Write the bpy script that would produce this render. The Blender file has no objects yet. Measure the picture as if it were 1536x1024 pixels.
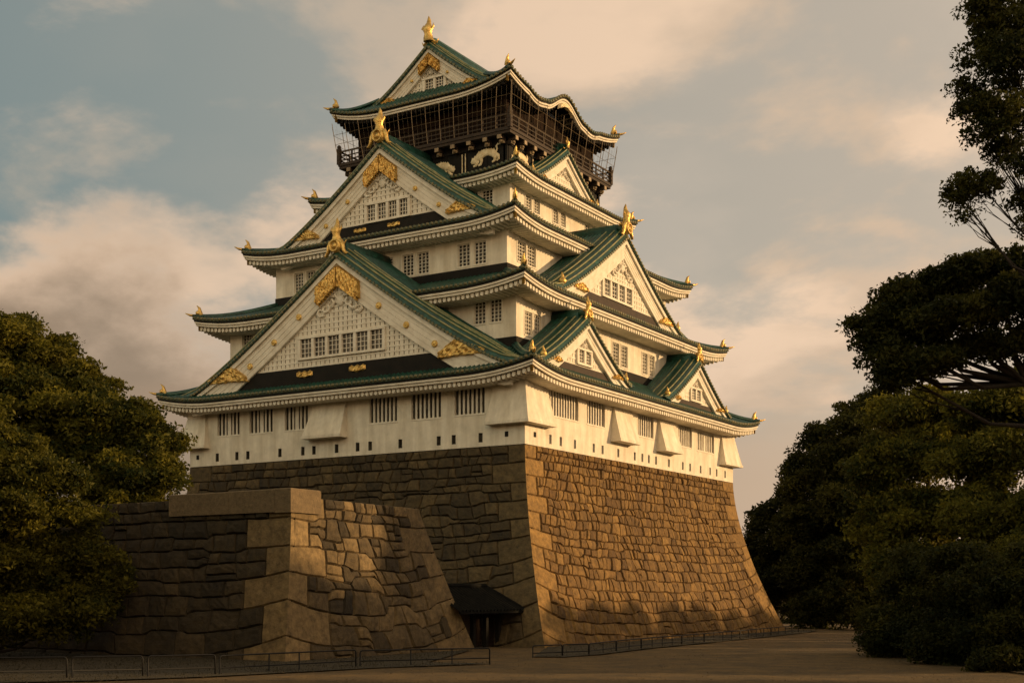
import bpy, math, random
import numpy as np
from mathutils import Vector, noise as mnoise
R = math.radians
random.seed(7); RNG = np.random.default_rng(7)
scene = bpy.context.scene
COL = scene.collection

# ------------------------------------------------------------------ camera
cam = bpy.data.cameras.new("camera"); co = bpy.data.objects.new("camera", cam); COL.objects.link(co)
co.location = (59.687, -98.333, 4.5); co.rotation_euler = (R(90), 0, 0.55547)
cam.sensor_width = 36.0; cam.lens = 45.66; cam.shift_y = 0.2457
cam.clip_start = 0.5; cam.clip_end = 6000
scene.camera = co

# ------------------------------------------------------------------ light
SUN_EL, SUN_AZ = 11.0, 34.0          # elevation; azimuth from +X towards +Y
sdir = Vector((math.cos(R(SUN_EL))*math.cos(R(SUN_AZ)), math.cos(R(SUN_EL))*math.sin(R(SUN_AZ)), math.sin(R(SUN_EL))))
sl = bpy.data.lights.new("sun", 'SUN'); so = bpy.data.objects.new("sun", sl); COL.objects.link(so)
sl.energy = 4.7; sl.angle = R(1.4); sl.color = (1.0, 0.63, 0.29)
so.rotation_euler = sdir.to_track_quat('Z', 'Y').to_euler(); so.location = (120, 60, 60)
scene.view_settings.view_transform = 'Standard'; scene.view_settings.look = 'None'
scene.view_settings.exposure = 0.0; scene.view_settings.gamma = 1.0

BACK_FILL = 3.0; BANK_OFF = (2.72, 1.66, 0.0); HI_OFF = (-7.69, 2.33, 0.0)
def world():
    w = bpy.data.worlds.new("World"); scene.world = w; w.use_nodes = True
    nt = w.node_tree; N = nt.nodes; L = nt.links; N.clear()
    def nd(t, **k):
        n = N.new(t)
        for a, v in k.items(): setattr(n, a, v)
        return n
    def mth(op, a, b=None, clamp=False):
        n = nd('ShaderNodeMath', operation=op, use_clamp=clamp)
        for i, v in enumerate((a, b)):
            if v is None: continue
            if isinstance(v, (int, float)): n.inputs[i].default_value = v
            else: L.new(v, n.inputs[i])
        return n.outputs[0]
    out = nd('ShaderNodeOutputWorld'); bg = nd('ShaderNodeBackground')
    sky = nd('ShaderNodeTexSky', sky_type='NISHITA', sun_disc=False)
    sky.sun_elevation = R(SUN_EL); sky.sun_rotation = R(90-SUN_AZ)
    sky.air_density = 1.2; sky.dust_density = 2.2; sky.ozone_density = 1.2; sky.altitude = 20
    tc = nd('ShaderNodeTexCoord')
    sep = nd('ShaderNodeSeparateXYZ'); L.new(tc.outputs['Generated'], sep.inputs[0])
    # project the direction on a high cloud layer
    zz = mth('ADD', mth('MAXIMUM', sep.outputs[2], 0.0), 0.22)
    px = mth('DIVIDE', sep.outputs[0], zz); py = mth('DIVIDE', sep.outputs[1], zz)
    cmb = nd('ShaderNodeCombineXYZ'); L.new(px, cmb.inputs[0]); L.new(py, cmb.inputs[1])
    cmb.inputs[2].default_value = 3.7
    n1 = nd('ShaderNodeTexNoise'); n1.inputs['Scale'].default_value = 1.75; n1.inputs['Detail'].default_value = 9
    n1.inputs['Roughness'].default_value = 0.56; n1.inputs['Distortion'].default_value = 0.15
    mp1 = nd('ShaderNodeMapping'); mp1.inputs['Location'].default_value = HI_OFF
    L.new(cmb.outputs[0], mp1.inputs['Vector']); L.new(mp1.outputs[0], n1.inputs['Vector'])
    mr = nd('ShaderNodeMapRange', interpolation_type='SMOOTHSTEP'); L.new(n1.outputs['Fac'], mr.inputs['Value'])
    mr.inputs['From Min'].default_value = 0.46; mr.inputs['From Max'].default_value = 0.585
    n2 = nd('ShaderNodeTexNoise'); n2.inputs['Scale'].default_value = 2.6; n2.inputs['Detail'].default_value = 8
    mp2 = nd('ShaderNodeMapping'); mp2.inputs['Location'].default_value = (0.35, 0.12, 0.5)
    L.new(cmb.outputs[0], mp2.inputs['Vector']); L.new(mp2.outputs[0], n2.inputs['Vector'])
    mr2 = nd('ShaderNodeMapRange', interpolation_type='SMOOTHSTEP'); L.new(n2.outputs['Fac'], mr2.inputs['Value'])
    mr2.inputs['From Min'].default_value = 0.42; mr2.inputs['From Max'].default_value = 0.58
    # sun side: warmer, brighter clouds
    dot = nd('ShaderNodeVectorMath', operation='DOT_PRODUCT'); L.new(tc.outputs['Generated'], dot.inputs[0])
    dot.inputs[1].default_value = (math.cos(R(SUN_AZ)), math.sin(R(SUN_AZ)), 0.1)
    ms = nd('ShaderNodeMapRange', interpolation_type='SMOOTHSTEP'); L.new(dot.outputs['Value'], ms.inputs['Value'])
    ms.inputs['From Min'].default_value = -0.55; ms.inputs['From Max'].default_value = 0.55
    def mix(f, a, b):
        n = nd('ShaderNodeMix', data_type='RGBA')
        for sck, v in ((n.inputs[0], f), (n.inputs[6], a), (n.inputs[7], b)):
            if hasattr(v, 'is_linked') or hasattr(v, 'links'): L.new(v, sck)
            elif isinstance(v, tuple): sck.default_value = (*v, 1)
            else: sck.default_value = v
        return n.outputs[2]
    k = 1.0
    cl_dark = mix(ms.outputs[0], (0.39*k, 0.36*k, 0.30*k), (0.70*k, 0.515*k, 0.36*k))
    cl_lite = mix(ms.outputs[0], (0.66*k, 0.50*k, 0.365*k), (0.90*k, 0.65*k, 0.45*k))
    cl = mix(mr2.outputs[0], cl_dark, cl_lite)
    skm = nd('ShaderNodeVectorMath', operation='SCALE'); L.new(sky.outputs[0], skm.inputs[0]); skm.inputs[3].default_value = 0.10
    cov = mth('ADD', mth('MULTIPLY', mr.outputs[0], 0.9), mth('MULTIPLY', ms.outputs[0], 0.28), True)
    # a bank of cumulus low over the horizon, crisp away from the sun and hazy towards it
    nb = nd('ShaderNodeTexNoise'); nb.inputs['Scale'].default_value = 5.5; nb.inputs['Detail'].default_value = 8; nb.inputs['Roughness'].default_value = 0.56
    mpb = nd('ShaderNodeMapping'); mpb.inputs['Location'].default_value = BANK_OFF; mpb.inputs['Scale'].default_value = (1, 1, 1.6)
    L.new(tc.outputs['Generated'], mpb.inputs['Vector']); L.new(mpb.outputs[0], nb.inputs['Vector'])
    tb = mth('SUBTRACT', mth('ADD', 0.265, mth('MULTIPLY', mth('SUBTRACT', nb.outputs['Fac'], 0.5), 0.34)), sep.outputs[2])
    mb_ = nd('ShaderNodeMapRange', interpolation_type='SMOOTHSTEP'); L.new(tb, mb_.inputs['Value'])
    mb_.inputs['From Min'].default_value = 0.0; L.new(mth('ADD', 0.022, mth('MULTIPLY', ms.outputs[0], 0.24)), mb_.inputs['From Max'])
    mc = nd('ShaderNodeMapRange', interpolation_type='SMOOTHSTEP'); L.new(tb, mc.inputs['Value'])
    mc.inputs['From Min'].default_value = 0.13; mc.inputs['From Max'].default_value = 0.012
    bank = mix(mc.outputs[0], mix(ms.outputs[0], (0.23, 0.165, 0.110), (0.66, 0.475, 0.325)), mix(ms.outputs[0], (0.84, 0.60, 0.415), (0.84, 0.62, 0.44)))
    skyc = mix(mth('MULTIPLY', mb_.outputs[0], 0.92), mix(cov, mix(0.8, skm.outputs[0], mix(ms.outputs[0], (0.165, 0.245, 0.250), (0.56, 0.485, 0.385))), cl), bank)
    # sky glow added behind the camera as fill for the shaded left walls
    me_ = nd('ShaderNodeMapRange', interpolation_type='SMOOTHSTEP'); L.new(mth('MULTIPLY', sep.outputs[1], -1.0), me_.inputs['Value'])
    me_.inputs['From Min'].default_value = 0.0; me_.inputs['From Max'].default_value = 0.7
    ml = nd('ShaderNodeMapRange', interpolation_type='SMOOTHSTEP'); L.new(sep.outputs[2], ml.inputs['Value'])
    ml.inputs['From Min'].default_value = 0.85; ml.inputs['From Max'].default_value = 0.25
    glow = mth('MULTIPLY', me_.outputs[0], ml.outputs[0])
    tint = nd('ShaderNodeVectorMath', operation='MULTIPLY'); L.new(skyc, tint.inputs[0]); L.new(mix(me_.outputs[0], (1.0, 1.0, 1.0), (1.0, 0.90, 0.70)), tint.inputs[1])
    L.new(tint.outputs[0], bg.inputs[0])
    L.new(mth('ADD', 1.0, mth('MULTIPLY', glow, BACK_FILL)), bg.inputs[1])
    L.new(bg.outputs[0], out.inputs[0])
world()

# ------------------------------------------------------------------ materials
def material(name, base, rough=0.7, metal=0.0, vary=None, scale=1.0, bump=0.0, bscale=8.0, attr=None, translucent=0.0, streak=0.0, spec=0.5, mottle=None):
    m = bpy.data.materials.new(name); m.use_nodes = True
    nt = m.node_tree; N = nt.nodes; L = nt.links
    p = N['Principled BSDF']; p.inputs['Base Color'].default_value = (*base, 1)
    p.inputs['Roughness'].default_value = rough; p.inputs['Metallic'].default_value = metal
    p.inputs['Specular IOR Level'].default_value = spec
    tc = N.new('ShaderNodeTexCoord')
    colsock = None
    if vary is not None:
        n = N.new('ShaderNodeTexNoise'); n.inputs['Scale'].default_value = scale; n.inputs['Detail'].default_value = 6; n.inputs['Roughness'].default_value = 0.6
        mp = N.new('ShaderNodeMapping'); mp.inputs['Scale'].default_value = (1, 1, 1-streak)
        L.new(tc.outputs['Object'], mp.inputs[0]); L.new(mp.outputs[0], n.inputs['Vector'])
        mr = N.new('ShaderNodeMapRange'); mr.inputs[1].default_value = 0.35; mr.inputs[2].default_value = 0.68
        L.new(n.outputs['Fac'], mr.inputs[0])
        mx = N.new('ShaderNodeMix'); mx.data_type = 'RGBA'; L.new(mr.outputs[0], mx.inputs[0])
        mx.inputs[6].default_value = (*base, 1); mx.inputs[7].default_value = (*vary, 1)
        colsock = mx.outputs[2]
    if attr:
        a = N.new('ShaderNodeAttribute'); a.attribute_name = 'tone'
        mx = N.new('ShaderNodeMix'); mx.data_type = 'RGBA'; mx.blend_type = 'MIX'
        L.new(a.outputs['Fac'], mx.inputs[0]); 
        if colsock is None: mx.inputs[6].default_value = (*base, 1)
        else: L.new(colsock, mx.inputs[6])
        mx.inputs[7].default_value = (*attr, 1)
        colsock = mx.outputs[2]
    if mottle:
        n = N.new('ShaderNodeTexNoise'); n.inputs['Scale'].default_value = mottle[0]; n.inputs['Detail'].default_value = 9; n.inputs['Roughness'].default_value = 0.7
        L.new(tc.outputs['Object'], n.inputs['Vector'])
        mr = N.new('ShaderNodeMapRange'); mr.inputs[1].default_value = 0.32; mr.inputs[2].default_value = 0.68; mr.inputs[3].default_value = 1-mottle[1]; mr.inputs[4].default_value = 1+mottle[1]
        L.new(n.outputs['Fac'], mr.inputs[0])
        vm = N.new('ShaderNodeVectorMath'); vm.operation = 'SCALE'; L.new(colsock, vm.inputs[0]); L.new(mr.outputs[0], vm.inputs[3]); colsock = vm.outputs[0]
    if colsock is not None: L.new(colsock, p.inputs['Base Color'])
    if bump > 0:
        n = N.new('ShaderNodeTexNoise'); n.inputs['Scale'].default_value = bscale; n.inputs['Detail'].default_value = 8; n.inputs['Roughness'].default_value = 0.65
        L.new(tc.outputs['Object'], n.inputs['Vector'])
        b = N.new('ShaderNodeBump'); b.inputs['Strength'].default_value = bump; b.inputs['Distance'].default_value = 0.08
        L.new(n.outputs['Fac'], b.inputs['Height']); L.new(b.outputs[0], p.inputs['Normal'])
    if translucent > 0:
        t = N.new('ShaderNodeBsdfTranslucent'); ms = N.new('ShaderNodeMixShader'); ms.inputs[0].default_value = translucent
        if colsock is not None: L.new(colsock, t.inputs[0])
        else: t.inputs[0].default_value = (*base, 1)
        L.new(p.outputs[0], ms.inputs[1]); L.new(t.outputs[0], ms.inputs[2]); L.new(ms.outputs[0], N['Material Output'].inputs[0])
    return m
M = {}
M['plaster'] = material('white_plaster', (0.76, 0.71, 0.60), 0.88, vary=(0.57, 0.51, 0.40), scale=1.1, bump=0.25, bscale=2.5, streak=0.90, mottle=(0.8, 0.14))
M['trim'] = material('white_trim', (0.74, 0.70, 0.60), 0.75, vary=(0.58, 0.53, 0.43), scale=1.2, bump=0.2, bscale=6)
M['tile'] = material('green_copper_tile', (0.004, 0.034, 0.024), 0.42, vary=(0.017, 0.074, 0.053), scale=2.2, bump=0.35, bscale=9, streak=0.3, mottle=(1.4, 0.6))
M['roll'] = material('highlight_copper_roll', (0.10, 0.135, 0.06), 0.34, vary=(0.30, 0.26, 0.11), scale=1.5, bump=0.2)  # pale golden tone paints the glints along the verge rolls
M['tile_end'] = material('bronze_tile_end', (0.16, 0.13, 0.055), 0.45, 0.3, vary=(0.05, 0.08, 0.05), scale=1.3)
M['gold'] = material('gold_leaf', (0.78, 0.53, 0.17), 0.36, 0.75, vary=(0.40, 0.24, 0.06), scale=3.0, bump=0.7, bscale=6)
M['black'] = material('black_lacquer', (0.009, 0.009, 0.008), 0.75, vary=(0.018, 0.015, 0.012), scale=1.0, bump=0.2, spec=0.15)
M['interior'] = material('gallery_boards', (0.010, 0.006, 0.004), 0.9, vary=(0.020, 0.011, 0.006), scale=1.0, spec=0.1)
M['brown'] = material('dark_timber', (0.020, 0.012, 0.007), 0.8, vary=(0.040, 0.024, 0.013), scale=2.0, bump=0.3)
M['ivory'] = material('ivory_relief', (0.80, 0.69, 0.46), 0.6, vary=(0.55, 0.42, 0.22), scale=2.5, bump=0.6, bscale=5)
M['cap_end'] = material('bracket_end', (0.30, 0.22, 0.12), 0.6, vary=(0.16, 0.11, 0.06), scale=2.0)
M['slot'] = material('shadow_gap_board', (0.16, 0.14, 0.11), 0.85)
M['glass'] = material('window_glass', (0.022, 0.020, 0.016), 0.25, vary=(0.07, 0.062, 0.045), scale=0.5)
M['iron'] = material('black_iron', (0.008, 0.008, 0.008), 0.6, 0.0, spec=0.25)
M['wire'] = material('net_wire', (0.20, 0.15, 0.09), 0.5, 0.4)
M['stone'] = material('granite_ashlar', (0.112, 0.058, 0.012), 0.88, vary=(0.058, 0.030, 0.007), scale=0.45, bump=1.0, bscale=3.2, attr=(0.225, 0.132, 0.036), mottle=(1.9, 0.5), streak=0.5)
M['stone_shade'] = material('shaded_granite', (0.038, 0.027, 0.011), 0.9, vary=(0.018, 0.013, 0.006), scale=0.4, bump=1.0, bscale=3.2, attr=(0.105, 0.073, 0.030), mottle=(1.9, 0.5), streak=0.4)  # left-face copy of the ashlar, its shade put into the colour
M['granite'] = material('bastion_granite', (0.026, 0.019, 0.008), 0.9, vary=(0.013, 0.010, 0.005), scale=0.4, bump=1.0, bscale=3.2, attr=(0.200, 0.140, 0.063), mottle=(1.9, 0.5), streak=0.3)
M['cap'] = material('pale_granite', (0.165, 0.118, 0.062), 0.9, vary=(0.125, 0.090, 0.047), scale=0.6, bump=0.8, bscale=5, mottle=(4, 0.3))
M['gravel'] = material('packed_gravel', (0.122, 0.074, 0.019), 0.95, vary=(0.058, 0.037, 0.010), scale=0.4, bump=1.0, bscale=7, mottle=(1.2, 0.35))
M['soil'] = material('dark_soil', (0.024, 0.019, 0.007), 0.95, vary=(0.040, 0.031, 0.011), scale=0.8, bump=0.6)
M['litter'] = material('dry_leaf', (0.055, 0.034, 0.012), 0.8, attr=(0.19, 0.125, 0.05))
M['grass'] = material('grass_blades', (0.014, 0.014, 0.004), 0.85, attr=(0.040, 0.030, 0.008), translucent=0.25)
M['bark'] = material('bark', (0.026, 0.018, 0.011), 0.9, vary=(0.014, 0.010, 0.007), scale=3, bump=0.8, bscale=6)
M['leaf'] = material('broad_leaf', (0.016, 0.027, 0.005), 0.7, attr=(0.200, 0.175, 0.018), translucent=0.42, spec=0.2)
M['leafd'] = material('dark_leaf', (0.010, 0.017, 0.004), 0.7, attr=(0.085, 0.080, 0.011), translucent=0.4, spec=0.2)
M['slate'] = material('dark_roof_tile', (0.006, 0.006, 0.006), 0.9, vary=(0.012, 0.012, 0.010), scale=2, bump=0.3, spec=0.08)

# ------------------------------------------------------------------ mesh helpers
def link(o, parent=None):
    COL.objects.link(o)
    if parent is not None: o.parent = parent
    return o
def empty(name, loc=(0, 0, 0)):
    o = bpy.data.objects.new(name, None); o.location = loc; o.empty_display_size = 1; return link(o)
def tag(o, label=None, cat=None, group=None, kind=None):
    for k, v in (('label', label), ('category', cat), ('group', group), ('kind', kind)):
        if v: o[k] = v
    return o
class MB:
    def __init__(s): s.v = []; s.f = []; s.m = []; s.mi = 0; s.tone = []
    def add(s, vs, fs, tone=0.0):
        b = len(s.v); s.v.extend(vs)
        for f in fs: s.f.append([i+b for i in f]); s.m.append(s.mi); s.tone.append(tone)
    def quad(s, a, b, c, d): s.add([a, b, c, d], [(0, 1, 2, 3)])
    def grid(s, rows, tone=0.0):
        nr = len(rows); nc = len(rows[0]); vs = [p for r in rows for p in r]
        s.add(vs, [(i*nc+j, i*nc+j+1, (i+1)*nc+j+1, (i+1)*nc+j) for i in range(nr-1) for j in range(nc-1)], tone)
    def hexa(s, c8): s.add(c8, [(0, 1, 2, 3), (4, 5, 6, 7), (0, 1, 5, 4), (1, 2, 6, 5), (2, 3, 7, 6), (3, 0, 4, 7)])
    def box(s, P, u0, u1, w0, w1, z0, z1, dz=None):
        f = dz or (lambda u: 0.0)
        s.hexa([P(u0, w0, z0+f(u0)), P(u1, w0, z0+f(u1)), P(u1, w1, z0+f(u1)), P(u0, w1, z0+f(u0)),
                P(u0, w0, z1+f(u0)), P(u1, w0, z1+f(u1)), P(u1, w1, z1+f(u1)), P(u0, w1, z1+f(u0))])
    def tube(s, pts, r, n=6, caps=True, sq=None):
        pts = [Vector(p) for p in pts]; rs = r if isinstance(r, (list, tuple)) else [r]*len(pts)
        rings = []; up = Vector((0, 0, 1)); prevx = None
        for i, p in enumerate(pts):
            t = (pts[min(i+1, len(pts)-1)]-pts[max(i-1, 0)])
            if t.length < 1e-6: t = Vector((0, 0, 1))
            t.normalize()
            if prevx is None: x = t.cross(up) if abs(t.z) < 0.95 else t.cross(Vector((1, 0, 0)))
            else: x = prevx - t*prevx.dot(t)
            x.normalize(); prevx = x; y = t.cross(x)
            rings.append([tuple(p+(x*math.cos(2*math.pi*k/n)+y*math.sin(2*math.pi*k/n))*rs[i]) for k in range(n)])
        b = len(s.v); m = len(rings)
        vs = [q for ring in rings for q in ring]
        fs = [(i*n+k, i*n+(k+1) % n, (i+1)*n+(k+1) % n, (i+1)*n+k) for i in range(m-1) for k in range(n)]
        if caps: fs += [tuple(range(n)), tuple((m-1)*n+k for k in range(n))]
        s.add(vs, fs)
    def sweep(s, sections, close=True):        # list of rings of equal length
        n = len(sections[0]); m = len(sections); vs = [q for r in sections for q in r]
        fs = []
        for i in range(m-1):
            for k in range(n if close else n-1):
                fs.append((i*n+k, i*n+(k+1) % n, (i+1)*n+(k+1) % n, (i+1)*n+k))
        fs += [tuple(range(n)), tuple((m-1)*n+k for k in range(n))] if close else []
        s.add(vs, fs)
    def ell(s, c, r, P=None, nu=8, nv=6):
        rows = []
        for i in range(nv+1):
            th = math.pi*i/nv
            rows.append([(c[0]+r[0]*math.sin(th)*math.cos(2*math.pi*j/nu), c[1]+r[1]*math.sin(th)*math.sin(2*math.pi*j/nu), c[2]+r[2]*math.cos(th)) for j in range(nu+1)])
        if P: rows = [[P(*q) for q in r_] for r_ in rows]
        s.grid(rows)
    def build(s, name, mats, parent=None, smooth=False, loc=None):
        me = bpy.data.meshes.new(name); me.from_pydata([tuple(v) for v in s.v], [], s.f)
        for mt in (mats if isinstance(mats, (list, tuple)) else [mats]): me.materials.append(mt)
        if any(s.m): me.polygons.foreach_set('material_index', s.m)
        if any(s.tone):
            a = me.attributes.new('tone', 'FLOAT', 'FACE'); a.data.foreach_set('value', s.tone)
        if smooth: me.polygons.foreach_set('use_smooth', [True]*len(s.f))
        me.update()
        o = bpy.data.objects.new(name, me); return link(o, parent)
def FL(y): return lambda u, w, z: (u, y-w, z)
def FR(x): return lambda u, w, z: (x+w, u, z)
def FB(y): return lambda u, w, z: (u, y+w, z)
def FW(x): return lambda u, w, z: (x-w, u, z)
def lin(a, b, n): return [a+(b-a)*i/(n-1) for i in range(n)]
def sstep(t): t = max(0, min(1, t)); return t*t*(3-2*t)

# ------------------------------------------------------------------ the keep
keep = tag(empty('castle_keep', (-20.6, 24.1, 17.75)), 'five storey white castle keep with green tiled roofs and gold mounts', 'castle')
KOFF = (20.6, -24.1, -17.75)
def K(o):           # parts are modelled in world space; shift them under the keep's empty
    return o
keep_inv = keep.matrix_world.copy()
def kpart(mb, name, mats, parent=None, smooth=False):
    o = mb.build(name, mats, None, smooth)
    par = parent or keep
    o.parent = par
    if par is keep: o.location = KOFF
    return o

RIB = [(0.0, 0.0), (0.13, 0.0), (0.19, 0.085), (0.255, 0.115), (0.32, 0.085), (0.38, 0.0)]
PITCH = 0.51
def rib_samples(a, b):
    n = max(1, round((b-a)/PITCH)); p = (b-a)/n; k = p/PITCH; out = []
    for i in range(n):
        for du, h in RIB: out.append((a+i*p+du*k, h))
    out.append((b, 0.0)); return out

def wall_face(mb, P, u0, u1, z0, z1, holes, depth=0.32):
    us = sorted({u0, u1, *[h[0] for h in holes], *[h[1] for h in holes]}); zs = sorted({z0, z1, *[h[2] for h in holes], *[h[3] for h in holes]})
    for i in range(len(us)-1):
        for j in range(len(zs)-1):
            uc = (us[i]+us[i+1])/2; zc = (zs[j]+zs[j+1])/2
            if any(h[0] < uc < h[1] and h[2] < zc < h[3] for h in holes): continue
            mb.quad(P(us[i], 0, zs[j]), P(us[i+1], 0, zs[j]), P(us[i+1], 0, zs[j+1]), P(us[i], 0, zs[j+1]))
    for a, b, c, d in holes:
        for q in (((a, c), (b, c)), ((b, c), (b, d)), ((b, d), (a, d)), ((a, d), (a, c))):
            (ua, za), (ub, zb) = q
            mb.quad(P(ua, 0, za), P(ub, 0, zb), P(ub, -depth, zb), P(ua, -depth, za))

def window(P, h, style, parent):
    a, b, c, d = h; mb = MB()
    fw = 0.07
    if style == 'grille':
        n = max(5, round((b-a)/0.50)); step = (b-a)/n
        for i in range(n-1):
            uc = a+step*(i+1); wd = 0.095 if not (n % 2 == 0 and i == n//2-1 and b-a > 3.0) else 0.22
            mb.box(P, uc-wd, uc+wd, -0.22, -0.13, c, d)
        mats = M['trim']
        mb.box(P, a+0.003, b-0.003, -0.28, -0.09, c+0.003, c+0.07); mb.box(P, a+0.003, b-0.003, -0.28, -0.09, d-0.07, d-0.003)
        mb.box(P, a-0.04, b+0.04, -0.12, 0.05, c-0.12, c-0.002)
    else:
        nu, nz = style
        for i in range(nu+1):
            uc = a+(b-a)*i/nu; t = fw if i in (0, nu) else 0.032
            u_a = max(a+0.002, uc-t); u_b = min(b-0.002, uc+t); mb.box(P, u_a, u_b, -0.22, -0.10, c, d)
        for j in range(nz+1):
            zc = c+(d-c)*j/nz; t = fw if j in (0, nz) else 0.028
            mb.box(P, a+0.004, b-0.004, -0.20, -0.12, max(c+0.002, zc-t), min(d-0.002, zc+t))
        mb.box(P, a-0.08, b+0.08, 0.0, 0.07, c-0.14, c-0.002)
        mb.box(P, a-0.14, a-0.02, 0.0, 0.045, c, d+0.12); mb.box(P, b+0.02, b+0.14, 0.0, 0.045, c, d+0.12)
        mb.box(P, a-0.02, b+0.02, 0.0, 0.045, d+0.01, d+0.12)
        mats = M['trim']
    o = kpart(mb, 'window', mats, parent)
    g = MB(); g.quad(P(a, -0.30, c), P(b, -0.30, c), P(b, -0.30, d), P(a, -0.30, d))
    kpart(g, 'pane', M['glass'], o)
    return o

# storeys: x0, x1, y0, y1, z0, z1
S1 = (-41.25, 0.0, 0.0, 48.15, 17.75, 24.2)
S2 = (-38.4, -2.75, 3.0, 45.4, 26.6, 32.6)
S3 = (-35.2, -6.0, 6.6, 42.0, 34.6, 40.0)
S4 = (-31.8, -9.4, 12.6, 35.8, 42.6, 46.6)
S5 = (-30.6, -10.6, 13.9, 33.7, 46.9, 51.6)
def faces(S): return {'L': (FL(S[2]), S[0], S[1]), 'R': (FR(S[1]), S[2], S[3]), 'B': (FB(S[3]), S[0], S[1]), 'W': (FW(S[0]), S[2], S[3])}
def pair(a, b, z0, z1, gap=0.5):
    m = (a+b)/2; return [(a, m-gap/2, z0, z1), (m+gap/2, b, z0, z1)]
win1L = [(-37.3, -34.2, 20.75, 23.2), (-32.85, -29.7, 20.72, 23.2), (-28.1, -25.07, 20.72, 23.2), (-17.4, -14.1, 20.7, 23.3), (-12.45, -9.05, 20.7, 23.35), (-7.55, -4.25, 20.75, 23.35)]
win1R = [(4.3, 9.8, 20.8, 23.2), (11.5, 15.2, 20.8, 23.2), (22.5, 26.2, 20.8, 23.1), (32.5, 36.1, 20.75, 23.1), (37.5, 42.4, 20.7, 22.9)]
lpL = [-37.3, -34.55, -33.03, -28.7, -25.7, -24.27, -21.4, -18.8, -17.28, -13.7, -9.29, -7.61, -4.67]
lpR = [4.53, 6.45, 9.16, 12.9, 14.73, 18.1, 21.8, 23.56, 25.1, 26.84, 30.07, 33.68, 35.65, 38.57, 41.29, 43.2, 45.74]
W2L = pair(-7.4, -4.35, 29.6, 31.7) + pair(-36.6, -33.6, 29.6, 31.7)
W2R = pair(4.5, 7.45, 28.5, 30.65, 0.35) + pair(22.1, 25.5, 28.4, 30.65) + pair(29.1, 32.1, 28.4, 30.65)
W3L = pair(-32.6, -29.7, 36.25, 38.35) + pair(-18.4, -15.15, 36.25, 38.35) + pair(-11.65, -8.4, 36.3, 38.45) + [(-21.2, -19.6, 36.7, 38.3)]
W3R = pair(8.5, 11.9, 36.6, 38.55, 0.3) + pair(33.0, 36.2, 36.6, 38.55)
W4L = pair(-14.6, -11.5, 43.9, 45.5)
W4R = pair(15.55, 18.45, 43.95, 45.5) + pair(21.2, 23.95, 43.9, 45.5) + pair(28.3, 31.3, 43.9, 45.5)
def storey(S, holes, styles, loops=None, band=None, m='plaster'):
    mb = MB(); F = faces(S)
    lo = {'L': [], 'R': []}
    if loops:
        for k in ('L', 'R'): lo[k] = [(u-0.2, u+0.2, 18.15, 19.0) for u in loops[k]]
    for k, (P, a, b) in F.items():
        wall_face(mb, P, a, b, S[4], S[5], holes.get(k, [])+lo.get(k, []))
    x0, x1, y0, y1, z0, z1 = S
    mb.quad((x0, y0, z1), (x1, y0, z1), (x1, y1, z1), (x0, y1, z1))
    w = kpart(mb, 'wall', M[m])
    for k in ('L', 'R'):
        for h in holes.get(k, []): window(F[k][0], h, styles, keep)
        for h in lo[k]:
            g = MB(); P = F[k][0]; a, b, c, d = h
            g.box(P, a+0.002, b-0.002, -0.30, -0.24, c+0.002, d-0.002); g.box(P, a-0.03, a+0.05, -0.2, 0.02, c, d)
            kpart(g, 'loophole', M['glass'])
    if band:
        b = MB()
        for k, (P, a, bb) in F.items(): b.box(P, a-0.06, bb+0.06, 0.003, 0.07, band[0], band[1])
        kpart(b, 'base_board', M['black'])
    return w
storey(S1, {'L': win1L, 'R': win1R}, 'grille', {'L': lpL, 'R': lpR})
storey(S2, {'L': W2L, 'R': W2R}, (3, 6), band=(26.8, 28.05))
storey(S3, {'L': W3L, 'R': W3R}, (3, 6), band=(34.8, 36.0))
storey(S4, {'L': W4L, 'R': W4R}, (3, 5), band=(42.7, 43.5))

# stone-dropping bays
def bay(P, u0, u1, ub0, ub1, wb=1.1, zt=24.0, zb=19.85):
    mb = MB(); zs = lin(zt, zb, 8); rings = []
    for z in zs:
        t = (zt-z)/(zt-zb); w = 0.02+wb*t**1.25
        rings.append([P(u0+(ub0-u0)*t, -0.05, z), P(u0+(ub0-u0)*t, w, z), P(u1+(ub1-u1)*t, w, z), P(u1+(ub1-u1)*t, -0.05, z)])
    mb.sweep(rings)
    mb.box(P, ub0-0.05, ub1+0.05, 0.003, wb+0.08, zb-0.28, zb-0.003)
    return mb
kpart(bay(FL(0), -23.9, -20.2, -24.9, -20.1), 'stone_drop_bay', M['plaster'])
for a, b, c, d in ((17.0, 20.8, 16.4, 20.8), (27.4, 31.3, 26.9, 31.2)):
    kpart(bay(FR(0), a, b, c, d), 'stone_drop_bay', M['plaster'])
def corner_bay(cx, cy, sx, sy, lx, ly, wb=0.82, zt=24.0, zb=19.85):
    mb = MB(); rings = []; rx = []
    def ring(t, z, e=0.0):
        w = 0.02+wb*t**1.25+e
        ax = lx+0.7*t; ay = ly+0.7*t
        return [(cx-sx*ax, cy-sy*0.05, z), (cx-sx*ax, cy+sy*w, z), (cx+sx*w, cy+sy*w, z), (cx+sx*w, cy-sy*ay, z), (cx-sx*0.05, cy-sy*ay, z), (cx-sx*0.05, cy-sy*0.05, z)]
    mb.sweep([ring((zt-z)/(zt-zb), z) for z in lin(zt, zb, 8)])
    mb.sweep([ring(1, zb-0.003, 0.08), ring(1, zb-0.28, 0.08)])
    return mb
for a in ((0, 0, 1, -1, 3.0, 3.5), (-41.25, 0, -1, -1, 2.2, 3.0), (0, 48.15, 1, 1, 3.0, 3.6)):
    kpart(corner_bay(*a), 'stone_drop_bay', M['plaster'])
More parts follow.
